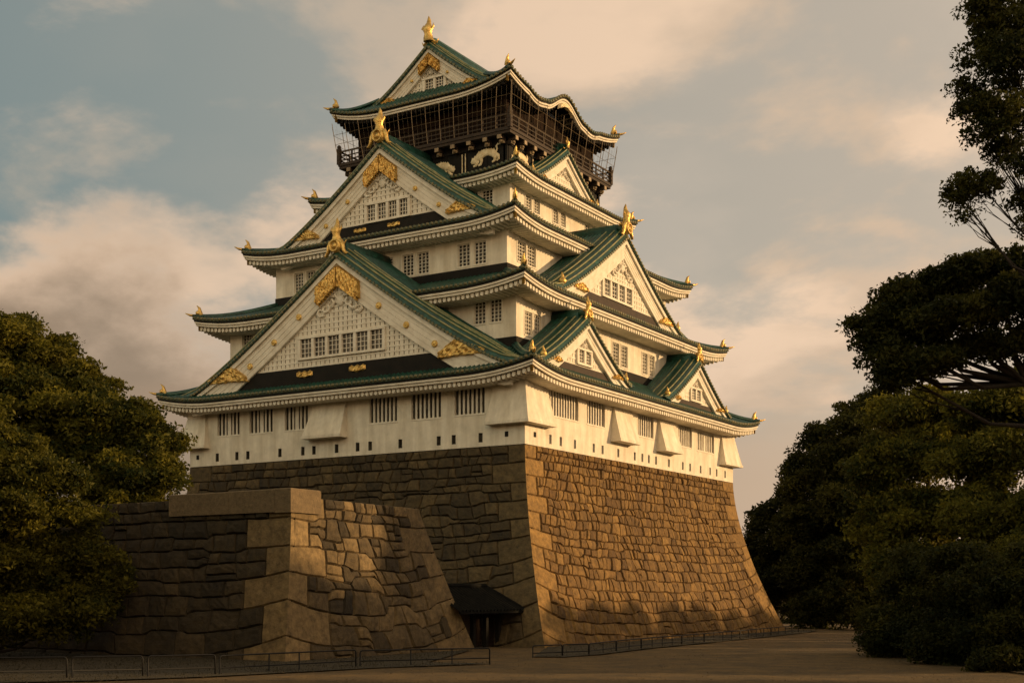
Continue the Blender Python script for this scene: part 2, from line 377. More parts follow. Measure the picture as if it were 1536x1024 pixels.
for P, u in ((FL(0), -1.9), (FR(0), 1.7), (FL(0), -40.1)):
    hb = MB(); hb.box(P, u-0.17, u+0.17, -0.2, 0.06, 18.5, 18.95); kpart(hb, 'drain_spout', M['black'])

# roofs
def roof(outer, inner, ze, zi, up, Lc=8.0, edge=0.42, fas=0.44, raf=0.40, sof=None, dark=False, kara=None, tipz=0.75, wallz=None):
    """outer/inner = x0,x1,y0,y1 ; ze tile top at eave, zi where it meets the storey above"""
    ox0, ox1, oy0, oy1 = outer; ix0, ix1, iy0, iy1 = inner
    sides = {'L': (FL(oy0), ox0, ox1, iy0-oy0, ix0-ox0, ox1-ix1), 'R': (FR(ox1), oy0, oy1, ox1-ix1, iy0-oy0, oy1-iy1),
             'B': (FB(oy1), ox0, ox1, oy1-iy1, ix0-ox0, ox1-ix1), 'W': (FW(ox0), oy0, oy1, ix0-ox0, iy0-oy0, oy1-iy1)}
    tiles = MB(); ends = MB(); fa = MB(); rf = MB()
    for k, (P, u0, u1, wi, iu0, iu1) in sides.items():
        def lift(u, kk=k):
            c = max(0.0, 1-min(u-u0, u1-u)/Lc); v = up*c**2.2
            if kara and kk == 'R':
                q = (u-kara[0])/kara[1]
                if abs(q) < 1: v += kara[2]*(0.5+0.5*math.cos(math.pi*q))
                elif abs(q) < 1.8: v -= 0.28*math.sin(math.pi*(abs(q)-1)/0.8)
            return v
        rows = []
        NS = 8
        for u, h in rib_samples(u0, u1):
            sm = max(0.0, min(1.0, (u-u0)/iu0, (u1-u)/iu1)); r_ = []
            for s in lin(0, sm, NS):
                z = ze+(zi-ze)*(0.8*s+0.2*s*s)+lift(u)*(1-s)**1.5
                r_.append(P(u, -wi*s, z+h))
            rows.append(r_)
        tiles.grid(rows)
        us = lin(u0, u1, 90)
        # rolled tile lip under the eave
        def prof(mb, poly, caps=True):
            rings = []
            for u in us:
                q = (u-u0)/(u1-u0); ring = []
                for w, z in poly:
                    uu = (u0-w)+q*((u1+w)-(u0-w)); ring.append(P(uu, w, ze+z+lift(u)))
                rings.append(ring)
            mb.sweep(rings)
        prof(tiles, [(0.0, 0.03), (-0.02, -edge*0.55), (-0.5, -edge*0.55), (-0.5, 0.0)])
        tiles.mi = 1; prof(tiles, [(-0.10, -edge*0.55), (-0.10, -edge), (-0.6, -edge), (-0.6, -edge*0.55)]); tiles.mi = 0
        for i in range(max(1, round((u1-u0)/PITCH))):
            n = max(1, round((u1-u0)/PITCH)); u = u0+(i+0.5)*(u1-u0)/n; zc = ze-0.02+lift(u)
            r1 = [P(u+0.17*math.cos(a), 0.075, zc+0.17*math.sin(a)) for a in lin(0, 2*math.pi*7/8, 8)]
            r0 = [P(u+0.17*math.cos(a), -0.2, zc+0.17*math.sin(a)) for a in lin(0, 2*math.pi*7/8, 8)]
            ends.sweep([r0, r1])
        prof(ends, [(0.035, -0.10), (0.035, -0.17), (-0.05, -0.17), (-0.05, -0.10)])
        prof(fa, [(-0.14, -edge-0.003), (-0.15, -edge-fas*0.42), (-0.38, -edge-fas*0.45), (-0.38, -edge-fas*0.60), (-0.22, -edge-fas*0.63), (-0.26, -edge-fas), (-0.8, -edge-fas), (-0.8, -edge-0.003)])
        # soffit
        oc = 0.5; wz = wi if wallz is None else wallz[k]
        for i in range(len(us)-1):
            a, b = us[i], us[i+1]
            def sp(u, w):
                q = (u-u0)/(u1-u0); uu = (u0-w)+q*((u1+w)-(u0-w)); return P(uu, w, ze-edge-fas*0.8+lift(u)*(1+w/max(wz, .1)*0.0))
            fa.quad(sp(a, -0.5), sp(b, -0.5), sp(b, -wz-0.1), sp(a, -wz-0.1))
        n = round((u1-u0)/0.52)
        for i in range(n):
            u = u0+(i+0.5)*(u1-u0)/n
            if u-u0 < 0.5 or u1-u < 0.5: continue
            L = min(wz, (u-u0), (u1-u))
            zt = ze-edge-fas+lift(u)-0.003; hw = 0.16
            ring = lambda w: [P(u-hw, w, zt), P(u+hw, w, zt), P(u+hw, w, zt-raf*0.7), P(u+hw*0.5, w, zt-raf), P(u-hw*0.5, w, zt-raf), P(u-hw, w, zt-raf*0.7)]
            rf.sweep([ring(-0.50), ring(-max(0.6, L))])
    r = kpart(tiles, 'roof', [M['tile'], M['black']])
    kpart(ends, 'tile_edging', M['tile_end'], r, True)
    kpart(fa, 'eave_fascia', M['trim'] if not dark else [M['trim']], r)
    kpart(rf, 'rafter_edging', M['trim'] if not dark else M['black'], r)
    # hips and corner finials
    for (cx, cy), (hx, hy) in (((ox1, oy0), (ix1, iy0)), ((ox0, oy0), (ix0, iy0)), ((ox1, oy1), (ix1, iy1)), ((ox0, oy1), (ix0, iy1))):
        mb = MB(); pts = []; iu = abs(hx-cx)
        for s in lin(0.0, 1, 12):
            c = max(0.0, 1-iu*s/Lc)
            pts.append((cx+(hx-cx)*s, cy+(hy-cy)*s, ze+(zi-ze)*(0.8*s+0.2*s*s)+up*c**2.2*(1-s)**1.5+0.16))
        mb.tube(pts, [0.16, 0.24]+[0.27]*10, 8)
        d = Vector((cx-hx, cy-hy, 0)).normalized(); sd = Vector((-d.y, d.x, 0))
        for off in (0.3, -0.3):
            mb.tube([Vector(p)+sd*off+Vector((0, 0, -0.08)) for p in pts[1:]], 0.12, 6)
        kpart(mb, 'hip_ridge', M['tile'], r, True)
        g = MB(); p0 = Vector(pts[0])
        # projecting tip and upright horn
        g.tube([p0-d*0.5, p0+d*0.25+Vector((0, 0, 0.05)), p0+d*0.75+Vector((0, 0, 0.22))], [0.17, 0.13, 0.03], 6)
        b0 = p0-d*0.75+Vector((0, 0, 0.1))
        g.tube([b0-d*0.15, b0+Vector((0, 0, 0.35)), b0+d*0.05+Vector((0, 0, 0.75)), b0+d*0.32+Vector((0, 0, tipz+0.25))], [0.24, 0.24, 0.14, 0.03], 7)
        g.ell(tuple(b0+d*0.22+Vector((0, 0, 0.22))), (0.22, 0.22, 0.25))
        u_ = Vector(pts[0])-Vector((0, 0, edge+fas+0.35))-d*0.75
        g.tube([u_+Vector((0, 0, edge+fas+0.35)), u_-Vector((0, 0, 0.35))], [0.2, 0.15], 6)
        kpart(g, 'corner_finial', M['gold'], r, True)
    return r
r1 = roof((-43.6, 2.4, -2.5, 50.7), (-38.3, -2.85, 3.1, 45.3), 24.28, 27.2, 0.85, wallz=dict(L=2.5, R=2.4, B=2.5, W=2.35))
r2 = roof((-41.1, -0.1, 0.2, 47.0), (-35.1, -6.1, 6.7, 41.9), 32.75, 35.2, 0.8, wallz=dict(L=2.8, R=2.65, B=1.6, W=2.7))
r3 = roof((-37.75, -3.45, 4.0, 44.1), (-31.7, -9.5, 12.7, 35.7), 40.15, 43.0, 0.75, Lc=7, wallz=dict(L=2.6, R=2.55, B=2.1, W=2.55))
r4 = roof((-34.0, -7.2, 10.4, 37.0), (-30.5, -10.7, 14.0, 33.6), 46.75, 48.0, 0.6, Lc=6.5, edge=0.36, fas=0.46, raf=0.38, wallz=dict(L=2.2, R=2.2, B=1.2, W=2.2))
YC, XC = 23.3, -20.2
r5 = roof((-32.3, -8.9, 12.0, 35.8), (-27.0, -13.2, 14.1, 33.7), 56.15, 57.9, 1.15, Lc=7.5, edge=0.34, fas=0.42, raf=0.3, dark=True, kara=(YC+0.2, 4.3, 1.75), tipz=0.8, wallz=dict(L=2.5, R=2.2, B=2.5, W=2.2))

# ------------------------------------------------------------------ gold and relief pieces
def relief(mb, P, A, B, wbase, bump, nu=22, nv=9, thick=0.12, ragged=0.12, seed=0, taper=None):
    """plate between lower curve A(t) and upper curve B(t) (u,z), with leafy relief"""
    rnd = random.Random(seed); ph = [rnd.uniform(0, 6.28) for _ in range(6)]
    rows = []
    for i in range(nu+1):
        t = i/nu; a = A(t); b = B(t); r_ = []
        sh = 0.5+0.5*math.sin(t*nu*1.35+ph[0])
        for j in range(nv+1):
            q = j/nv
            qq = q*(1-ragged)+ragged*(q if j else 0) if j else ragged*sh
            u = a[0]+(b[0]-a[0])*qq; z = a[1]+(b[1]-a[1])*qq
            h = bump*(abs(math.sin(t*19+ph[1]+q*5))*0.45+abs(math.sin(q*9+t*11+ph[2]))*0.35+rnd.random()*0.4)
            if j in (0, nv) or i in (0, nu): h = -thick
            r_.append(P(u, wbase+h, z))
        rows.append(r_)
    mb.grid(rows)

def finial(P, u, z, sc, name, parent, disc=True):
    """gilded ridge-end crest: emblem disc with an upright plumed body"""
    mb = MB(); k = sc
    if disc:
        for ro, ri, wf in ((0.62, 0.44, 0.62), (0.30, 0.0, 0.58)):
            r0 = [P(u+k*ro*math.cos(a), k*0.1, z+k*(0.35+ro*math.sin(a))) for a in lin(0, 2*math.pi*15/16, 16)]
            r1_ = [P(u+k*ro*math.cos(a), k*wf, z+k*(0.35+ro*math.sin(a))) for a in lin(0, 2*math.pi*15/16, 16)]
            if ri > 0:
                r2_ = [P(u+k*ri*math.cos(a), k*wf, z+k*(0.35+ri*math.sin(a))) for a in lin(0, 2*math.pi*15/16, 16)]
                r3_ = [P(u+k*ri*math.cos(a), k*(wf-0.16), z+k*(0.35+ri*math.sin(a))) for a in lin(0, 2*math.pi*15/16, 16)]
                mb.sweep([r0, r1_, r2_, r3_])
            else: mb.sweep([r0, r1_])
        for s_ in (-1, 1):      # side scrolls
            mb.tube([P(u+s_*k*x, k*0.25, z+k*y) for x, y in ((0.3, 0.9), (0.65, 0.75), (0.85, 0.35), (0.95, -0.15), (1.2, -0.5), (1.45, -0.45))], [k*0.16, k*0.22, k*0.22, k*0.2, k*0.15, k*0.05], 7)
    b = 0.75 if disc else 0.0
    secs = [(b, 0.1, 0.50, 0.42), (b+0.35, 0.12, 0.46, 0.42), (b+0.65, 0.16, 0.34, 0.34), (b+0.9, 0.2, 0.42, 0.40), (b+1.2, 0.2, 0.46, 0.42), (b+1.45, 0.12, 0.33, 0.33), (b+1.7, 0.02, 0.22, 0.24), (b+2.0, 0.0, 0.18, 0.16), (b+2.35, 0.05, 0.03, 0.04)]
    rings = []
    for zz, w, ru, rw in secs:
        rings.append([P(u+k*ru*math.cos(a)*(1+0.12*math.cos(3*a)), k*(w+rw*math.sin(a)), z+k*zz) for a in lin(0, 2*math.pi*11/12, 12)])
    mb.sweep(rings)
    for s_ in (-1, 1):          # fins
        mb.tube([P(u+s_*k*0.3, k*0.15, z+k*(b+1.0)), P(u+s_*k*0.62, k*0.2, z+k*(b+1.25)), P(u+s_*k*0.55, k*0.1, z+k*(b+1.6))], [k*0.14, k*0.11, k*0.02], 6)
        mb.tube([P(u+s_*k*0.25, -k*0.1, z+k*(b+0.1)), P(u+s_*k*0.75, -k*0.2, z+k*(b-0.1)), P(u+s_*k*0.95, -k*0.2, z+k*(b+0.22))], [k*0.16, k*0.12, k*0.02], 6)
    mb.tube([P(u, -k*0.3, z+k*(b+0.3)), P(u, -k*0.9, z+k*(b-0.25)), P(u, -k*1.5, z+k*(b-0.55))], [k*0.3, k*0.24, k*0.1], 7)
    return kpart(mb, name, M['gold'], parent, True)

def gable(P, uc, za, W, H, depth, wide=2.4, strip=0.5, zband=None, bandh=1.2, wins=None, pw=1.15, gold=1.0, fin=1.0, studs=3, flare=0.12, disc=True, goldkind=True, ridge_r=0.34, verge=True, back=False, mounts=True, band_mat='black', tips=False):
    """gable dormer; P maps (u, w, z), w outward from the pediment plane; apex of the roof surface at za"""
    def g(o):
        q = abs(o)/W
        if q <= 1: return za-H*(1-(1-q)**pw)
        return za-H-(q-1)*W*0.22
    top = empty('gable', (0, 0, 0)); top.parent = keep; top.location = KOFF
    END = W*(1+flare)
    fo = lambda o: 1.0 if o < W*0.85 else max(0.0, 1-(o-W*0.85)/(W*(0.15+flare)))
    # roof slopes
    roofm = MB(); NO = 22; RZ = 0.16+0.030*W
    for sg in (-1, 1):
        rows = []
        for w, h in rib_samples(-depth, -1.45):
            rows.append([P(uc+sg*o, w, g(o)+h+RZ*fo(o)) for o in lin(0, END, NO)])
        roofm.grid(rows)
        # rounded verge turning down to the front
        vs = [(-1.5, 1.0), (-0.8, 0.97), (-0.3, 0.8), (0.1, 0.5), (0.45, 0.05), (0.68, -0.3), (0.74, -0.55), (0.3, -0.60)]
        rows = [[P(uc+sg*o, w, g(o)+(dz*RZ*fo(o) if dz > 0 else dz*(1 if o < W else max(0.3, 1-(o-W)/(W*flare+1e-6))))+0.01) for w, dz in vs] for o in lin(0, END, NO)]
        roofm.grid(rows)
    ro = kpart(roofm, 'gable_roof', M['tile'], top)
    rl = MB(); en = MB()
    for sg in (-1, 1):
        for w, dz, rr in ((-1.7, 1.0, 0.13), (-0.75, 0.97, 0.13), (-0.1, 0.66, 0.12), (0.42, 0.10, 0.12)):
            rl.tube([P(uc+sg*o, w, g(o)+dz*RZ*fo(o)+0.07) for o in lin(0.1, END*0.985, 20)], rr*(0.5+0.013*W), 6)
        L = 0.0; o = 0.25
        while o < W*1.02:
            zc = g(o)-0.40
            r0 = [P(uc+sg*(o+0.13*math.cos(a)), 0.6, zc+0.15*math.sin(a)) for a in lin(0, 2*math.pi*5/6, 6)]
            r1_ = [P(uc+sg*(o+0.13*math.cos(a)), 0.80, zc+0.15*math.sin(a)) for a in lin(0, 2*math.pi*5/6, 6)]
            en.sweep([r0, r1_]); o += 0.40
        en.sweep([[P(uc+sg*q, w, g(q)-0.40+dz) for w, dz in ((0.6, -0.05), (0.77, -0.05), (0.77, 0.04), (0.6, 0.04))] for q in lin(0, W*1.02, 24)])
    kpart(rl, 'verge_tile_ribs', M['roll'], ro and top, True); kpart(en, 'verge_tile_edging', M['tile_end'], top)
    rd = MB(); rd.tube([P(uc, 0.45, za+0.1+RZ*0.3), P(uc, -0.6, za+0.22+RZ), P(uc, -depth, za+0.25+RZ)], ridge_r, 8)
    rd.box(P, uc-ridge_r*1.25, uc+ridge_r*1.25, -depth, -0.5, za-0.3, za+0.18+RZ)
    kpart(rd, 'ridge', M['tile'], top, True)
    # bargeboards
    bb = MB()
    for sg in (-1, 1):
        os_ = lin(0, W*1.03, 26)
        def band(d0, d1, w0, w1):
            rings = []
            for o in os_:
                k = 1.0 if o < W*0.8 else 1-0.35*(o-W*0.8)/(W*0.23)
                a = g(o)-0.60-d0*k; b = g(o)-0.60-d1*k
                rings.append([P(uc+sg*o, w0, a), P(uc+sg*o, w1, a), P(uc+sg*o, w1, b), P(uc+sg*o, w0, b)])
            bb.sweep(rings)
        band(0.0, strip, -0.2, 0.52)
        n = 4 if wide > 1.5 else 2
        for i in range(n):
            a = strip+0.003+(wide-strip)*i/n; b = strip+(wide-strip)*(i+1)/n
            band(a, b-0.05, -0.2, 0.30-0.03*i); band(b-0.05, b-0.003, -0.2, 0.27-0.03*i)
    kpart(bb, 'bargeboard', M['trim'], top)
    # pediment with lattice
    zb = zband+bandh if zband is not None else za-H
    gi = lambda o: g(o)-0.62-wide*(1.0 if o < W*0.8 else 1-0.35*(o-W*0.8)/(W*0.23))
    ow = max(o for o in lin(0, W, 400) if gi(o) > zb) if gi(0) > zb else 0.5
    pd = MB(); wz = []
    if wins: wz = [wins]
    def free(u, z0, z1):
        return [(z0, z1)] if not wz or not (wz[0][0] < u < wz[0][1]) else [s for s in ((z0, min(z1, wz[0][2])), (max(z0, wz[0][3]), z1)) if s[1]-s[0] > 0.05]
    back_ = [[P(uc+o, -0.25, zb-0.3), P(uc+o, -0.25, max(zb, gi(abs(o))+0.5))] for o in lin(-ow-0.6, ow+0.6, 40)]
    pd.mi = 1; pd.grid(back_); pd.mi = 0
    pitch = 0.56 if W > 9 else 0.46
    n = int(2*ow/pitch)
    for i in range(-n//2, n//2+1):
        o = i*pitch; ztop = gi(abs(o))+0.12
        if ztop-zb < 0.15 or abs(o) > ow: continue
        for z0, z1 in free(uc+o, zb, ztop): pd.box(P, uc+o-pitch*0.39, uc+o+pitch*0.39, -0.24, -0.13, z0, z1)
    z = zb+0.02
    while z < gi(0)-0.1:
        oo = max([o for o in lin(0, W, 160) if gi(o) > z] or [0])
        segs = [(uc-oo, uc+oo)]
        if wz and wz[0][2]-0.1 < z < wz[0][3]+0.1: segs = [(uc-oo, wz[0][0]), (wz[0][1], uc+oo)]
        for a, b in segs:
            if b-a > 0.1: pd.box(P, a, b, -0.235, -0.10, z, z+0.17)
        z += 0.5
    # plaster scrollwork under the apex
    rs = random.Random(int(za*10)); zt = gi(0)-0.25; sc = min(1.0, (gi(0)-zb)/6.0)
    for sg in (-1, 1):
        for q in range(5):
            u0 = 0.15+0.42*q*sc*1.3; z0 = zt-0.55*sc-0.32*q*sc
            pts = [P(uc+sg*(u0+sc*(0.62-0.09*k)*math.cos(k*0.9+q)), 0.0, z0+sc*(0.48-0.06*k)*math.sin(k*0.9+q)) for k in range(7)]
            pd.tube(pts, [0.15*sc, 0.17*sc, 0.16*sc, 0.14*sc, 0.12*sc, 0.1*sc, 0.05*sc], 5)
    pd.ell((uc, -0.05, zt-0.9*sc), (0.55*sc, 0.22, 0.6*sc), P); pd.ell((uc, 0.0, zt-0.1*sc), (0.2*sc, 0.2, 0.5*sc), P)
    kpart(pd, 'lattice_pediment', [M['trim'], M['slot']], top)
    if wins:
        a, b, c, d, n = wins; wn = MB(); step = (b-a)/n; t = 0.16
        wn.box(P, a-0.18, b+0.18, -0.2, 0.12, c-0.22, c-0.002); wn.box(P, a-0.18, b+0.18, -0.2, 0.12, d+0.002, d+0.2)
        for i in range(n+1): wn.box(P, a+i*step-t, a+i*step+t, -0.2, 0.08, c, d)
        for i in range(n):
            x0, x1 = a+i*step+t, a+(i+1)*step-t
            for f in (1/3, 2/3): wn.box(P, x0+(x1-x0)*f-0.03, x0+(x1-x0)*f+0.03, -0.18, -0.08, c, d)
            for f in (0.25, 0.5, 0.75): wn.box(P, x0, x1, -0.17, -0.09, c+(d-c)*f-0.03, c+(d-c)*f+0.03)
        wn.mi = 1; wn.quad(P(a, -0.2, c), P(b, -0.2, c), P(b, -0.2, d), P(a, -0.2, d))
        kpart(wn, 'lattice_window', [M['trim'], M['glass']], top)
    if zband is not None:
        bd = MB(); bo = min(W*0.93, ow+wide*0.9)
        bd.box(P, uc-bo, uc+bo, -0.5, -0.02, zband-0.9, zb-0.003)
        kpart(bd, 'base_board', M[band_mat], top)
        if mounts and gold > 0:
            for f in (-0.34, 0.16) if W > 9 else (0.0,):
                gm = MB(); uu = uc+f*bo; zz = zband+bandh*0.5; hh = 0.42*gold
                relief(gm, P, lambda t: (uu-1.05*gold+2.1*gold*t, zz-hh*(0.55+0.45*math.sin(t*math.pi))), lambda t: (uu-1.05*gold+2.1*gold*t, zz+hh*(0.5+0.4*math.sin(t*math.pi*3)**2)), 0.08, 0.1, 12, 5, 0.1, 0.2, int(uu*7))
                kpart(gm, 'gold_mount', M['gold'], top)
    # gold work
    if goldkind:
        ga = MB()
        for sg in (-1, 1):
            Lg = 2.75*gold
            relief(ga, P, lambda t: (uc+sg*(t*Lg), g(t*Lg)-0.60-wide*(1.02 if t < 0.9 else 0.85)), lambda t: (uc+sg*(t*Lg), g(t*Lg)-0.60-strip*1.15), 0.45, 0.24, 46, 12, 0.2, 0.34, 5+sg+int(za))
        kpart(ga, 'gold_crest_mount', M['gold'], top)
    if goldkind or tips:
        for sg in (-1, 1):
            gf = MB(); o0, o1 = W*0.62, W*0.905; zf = zb-bandh*0.62; hh = 0.095*W*(0.7 if tips else 1); o1 -= W*0.06 if tips else 0
            sh = lambda t: 0.22+0.78*(t/0.38 if t < 0.38 else max(0.0, 1-(t-0.38)/0.62))**0.8
            relief(gf, P, lambda t: (uc+sg*(o0+(o1-o0)*t), zf), lambda t: (uc+sg*(o0+(o1-o0)*t), zf+hh*sh(t)), 0.50, 0.2, 30, 9, 0.5, 0.12, 9+sg+int(za))
            kpart(gf, 'gold_foot_mount', M['gold'], top)
    if tips:
        for sg in (-1, 1):
            o = W*0.97; tm = MB(); k = 0.5+0.02*W
            tm.ell((uc+sg*o, 0.25, g(o)+0.35*k), (0.45*k, 0.5*k, 0.5*k), P)
            tm.tube([P(uc+sg*o, 0.3, g(o)+0.5*k), P(uc+sg*(o+0.1*k), 0.3, g(o)+1.0*k), P(uc+sg*(o+0.3*k), 0.3, g(o)+1.4*k)], [0.3*k, 0.18*k, 0.03], 6)
            kpart(tm, 'verge_finial', M['gold'], top, True)
    if goldkind:
        for sg in (-1, 1):
            for i in range(studs):
                o = W*(0.26+0.17*i) if studs == 3 else W*(0.33+0.22*i)
                z = g(o)-0.62-(strip+wide)/2
                st = MB()
                secs = [(0.33, 0.2), (0.33, 0.36), (0.24, 0.42), (0.22, 0.38), (0.12, 0.46), (0.02, 0.48)]
                st.sweep([[P(uc+sg*o+gold*r_*math.cos(a), w, z+gold*r_*math.sin(a)) for a in lin(0, 2*math.pi*11/12, 12)] for r_, w in secs])
                kpart(st, 'gold_stud', M['gold'], top, True)
    if fin > 0: finial(lambda u, w, z: P(u, w+0.35, z), uc, za+0.15, fin, 'ridge_finial', top, disc)
    return top
gable(FL(-1.0), XC, 37.2, 18.9, 11.8, 7.55, wide=2.75, zband=25.3, bandh=1.25, wins=(-25.3, -14.9, 27.55, 29.35, 6), gold=0.98, fin=1.0, studs=3)
gable(FL(5.7), XC, 49.7, 12.9, 8.8, 8.1, wide=2.4, zband=40.75, bandh=1.15, wins=(-22.3, -16.9, 42.1, 43.7, 4), gold=0.75, fin=1.05, studs=2)
gable(FL(14.1), XC, 62.6, 7.0, 5.0, 19.5, wide=1.7, strip=0.35, zband=56.95, bandh=0.75, wins=(-21.1, -18.4, 57.75, 58.95, 2), gold=0.48, fin=1.15, studs=1, disc=False)
gable(FR(-2.1), 23.1, 42.0, 13.5, 8.0, 7.25, wide=2.0, zband=33.9, bandh=0.7, wins=(18.8, 25.4, 34.9, 36.55, 4), gold=0.8, fin=0.95, studs=0, band_mat='brown', goldkind=False, mounts=False, tips=True)
gable(FR(0.7), 9.7, 30.5, 8.3, 4.95, 3.4, wide=1.35, strip=0.4, zband=25.3, bandh=0.55, wins=(8.4, 11.1, 26.2, 27.4, 2), gold=0.6, fin=0.62, studs=0, band_mat='brown', goldkind=False, mounts=False, tips=True)
gable(FR(0.7), 35.6, 30.4, 8.2, 5.0, 3.4, wide=1.35, strip=0.4, zband=25.15, bandh=0.55, wins=(34.3, 37.0, 26.0, 27.2, 2), gold=0.6, fin=0.62, studs=0, band_mat='brown', goldkind=False, mounts=False, tips=True)
gable(FR(-9.0), YC-0.4, 51.9, 7.1, 4.4, 1.6, wide=1.2, strip=0.35, zband=47.3, bandh=0.4, gold=0.6, fin=0.55, studs=0, disc=False, goldkind=False, mounts=False, tips=True, band_mat='brown')

# top storey: black panelled wall, balcony, net, gallery
x0, x1, y0, y1 = S5[0], S5[1], S5[2], S5[3]
tw = MB(); F5 = faces(S5)
for k, (P, a, b) in F5.items():
    tw.box(P, a, b, -0.4, 0.0, S5[4], 51.0)
    for i in range(9): 
        u = a+(b-a)*i/8; tw.box(P, u-0.14, u+0.14, 0.003, 0.09, S5[4], 50.3)
    tw.box(P, a, b, 0.003, 0.12, 50.3, 50.55)
kpart(tw, 'panelled_wall', M['black'])
gal = MB()
for k, (P, a, b) in faces((x0+0.5, x1-0.5, y0+0.5, y1-0.5, 0, 0)).items():
    gal.box(P, a+0.01, b-0.01, -0.4, 0, 51.7, 56.2)
    for i in range(8): u = a+(b-a)*i/7; gal.box(P, max(a, u-0.2), min(b, u+0.2), 0.003, 0.12, 51.7, 56.0)
    gal.box(P, a, b, 0.003, 0.14, 53.9, 54.2)
kpart(gal, 'gallery_wall', M['interior'])
bal = empty('balcony'); bal.parent = keep; bal.location = KOFF
BO = 1.05
fl = MB()
bx = (x0-BO, x1+BO, y0-BO, y1+BO)
FBk = {'L': (FL(bx[2]), bx[0], bx[1]), 'R': (FR(bx[1]), bx[2], bx[3]), 'B': (FB(bx[3]), bx[0], bx[1]), 'W': (FW(bx[0]), bx[2], bx[3])}
fl.hexa([(bx[0], bx[2], 51.0), (bx[1], bx[2], 51.0), (bx[1], bx[3], 51.0), (bx[0], bx[3], 51.0), (bx[0], bx[2], 51.55), (bx[1], bx[2], 51.55), (bx[1], bx[3], 51.55), (bx[0], bx[3], 51.55)])
for k, (P, a, b) in FBk.items(): fl.box(P, a-0.08, b+0.08, 0.003, 0.1, 51.3, 51.6)
kpart(fl, 'floor', M['brown'], bal)
rl = MB()
for k, (P, a, b) in FBk.items():
    for z, t in ((51.95, 0.06), (52.4, 0.055), (52.9, 0.09)): rl.box(P, a-0.25, b+0.25, -0.12, -0.02, z-t, z+t)
    n = round((b-a)/1.75)
    for i in range(n+1):
        u = a+(b-a)*i/n; rl.box(P, max(a, u-0.08), min(b, u+0.08), -0.16, -0.03, 51.56, 52.95)
kpart(rl, 'railing', M['brown'], bal)
for cx, cy in ((bx[1], bx[2]), (bx[0], bx[2]), (bx[1], bx[3])):
    post = MB()
    post.hexa([(cx-0.2, cy-0.2, 51.5), (cx+0.2, cy-0.2, 51.5), (cx+0.2, cy+0.2, 51.5), (cx-0.2, cy+0.2, 51.5), (cx-0.2, cy-0.2, 53.2), (cx+0.2, cy-0.2, 53.2), (cx+0.2, cy+0.2, 53.2), (cx-0.2, cy+0.2, 53.2)])
    post.ell((cx, cy, 53.35), (0.24, 0.24, 0.3)); kpart(post, 'corner_post', M['brown'], bal)
net = MB()
for k, (P, a, b) in FBk.items():
    n = round((b-a)/1.75)
    zt = 55.55
    for i in range(n+1):
        u = a+(b-a)*i/n; q = (i/n-0.5)*2
        def pt(f): return P(u+q*0.55*f, 0.02+0.55*f+0.06*math.sin(f*3.1), 51.6+(zt-51.6+(0.4 if abs(q) > 0.9 else 0.1))*f)
        net.tube([pt(f) for f in (0, 0.35, 0.7, 1)], 0.035, 4, False)
    for f in (0.28, 0.5, 0.75):
        pts = [P(a+(b-a)*t+(t-0.5)*2*0.55*f, 0.02+0.55*f+0.06*math.sin(f*3.1)+0.03*math.sin(t*50), 51.6+(zt+0.1-51.6)*f) for t in lin(0, 1, 30)]
        net.tube(pts, 0.022, 4, False)
    m = n*3
    for i in range(m+1):
        u = a+(b-a)*i/m; q = (i/m-0.5)*2
        net.tube([P(u+q*0.55*f, 0.02+0.55*f, 51.6+(zt-51.6)*f) for f in (0, 1)], 0.008, 3, False)
kpart(net, 'safety_net', M['wire'], bal)
for k, (P, a, b) in F5.items():
    n = 10
    for i in range(n+1):
        u = a+(b-a)*i/n; u = min(max(u, a+0.25), b-0.25); br = MB()
        br.box(P, u-0.2, u+0.2, 0.1, BO-0.05, 50.62, 50.98); br.box(P, u-0.28, u+0.28, 0.1, 0.55, 50.25, 50.6)
        br.mi = 1; br.box(P, u-0.24, u+0.24, BO-0.05, BO+0.05, 50.58, 50.97); br.box(P, u-0.3, u+0.3, 0.55, 0.62, 50.22, 50.5)
        br.ell((u, BO*0.62, 50.42), (0.22, 0.24, 0.18), P)
        kpart(br, 'bracket', [M['brown'], M['cap_end']], bal)

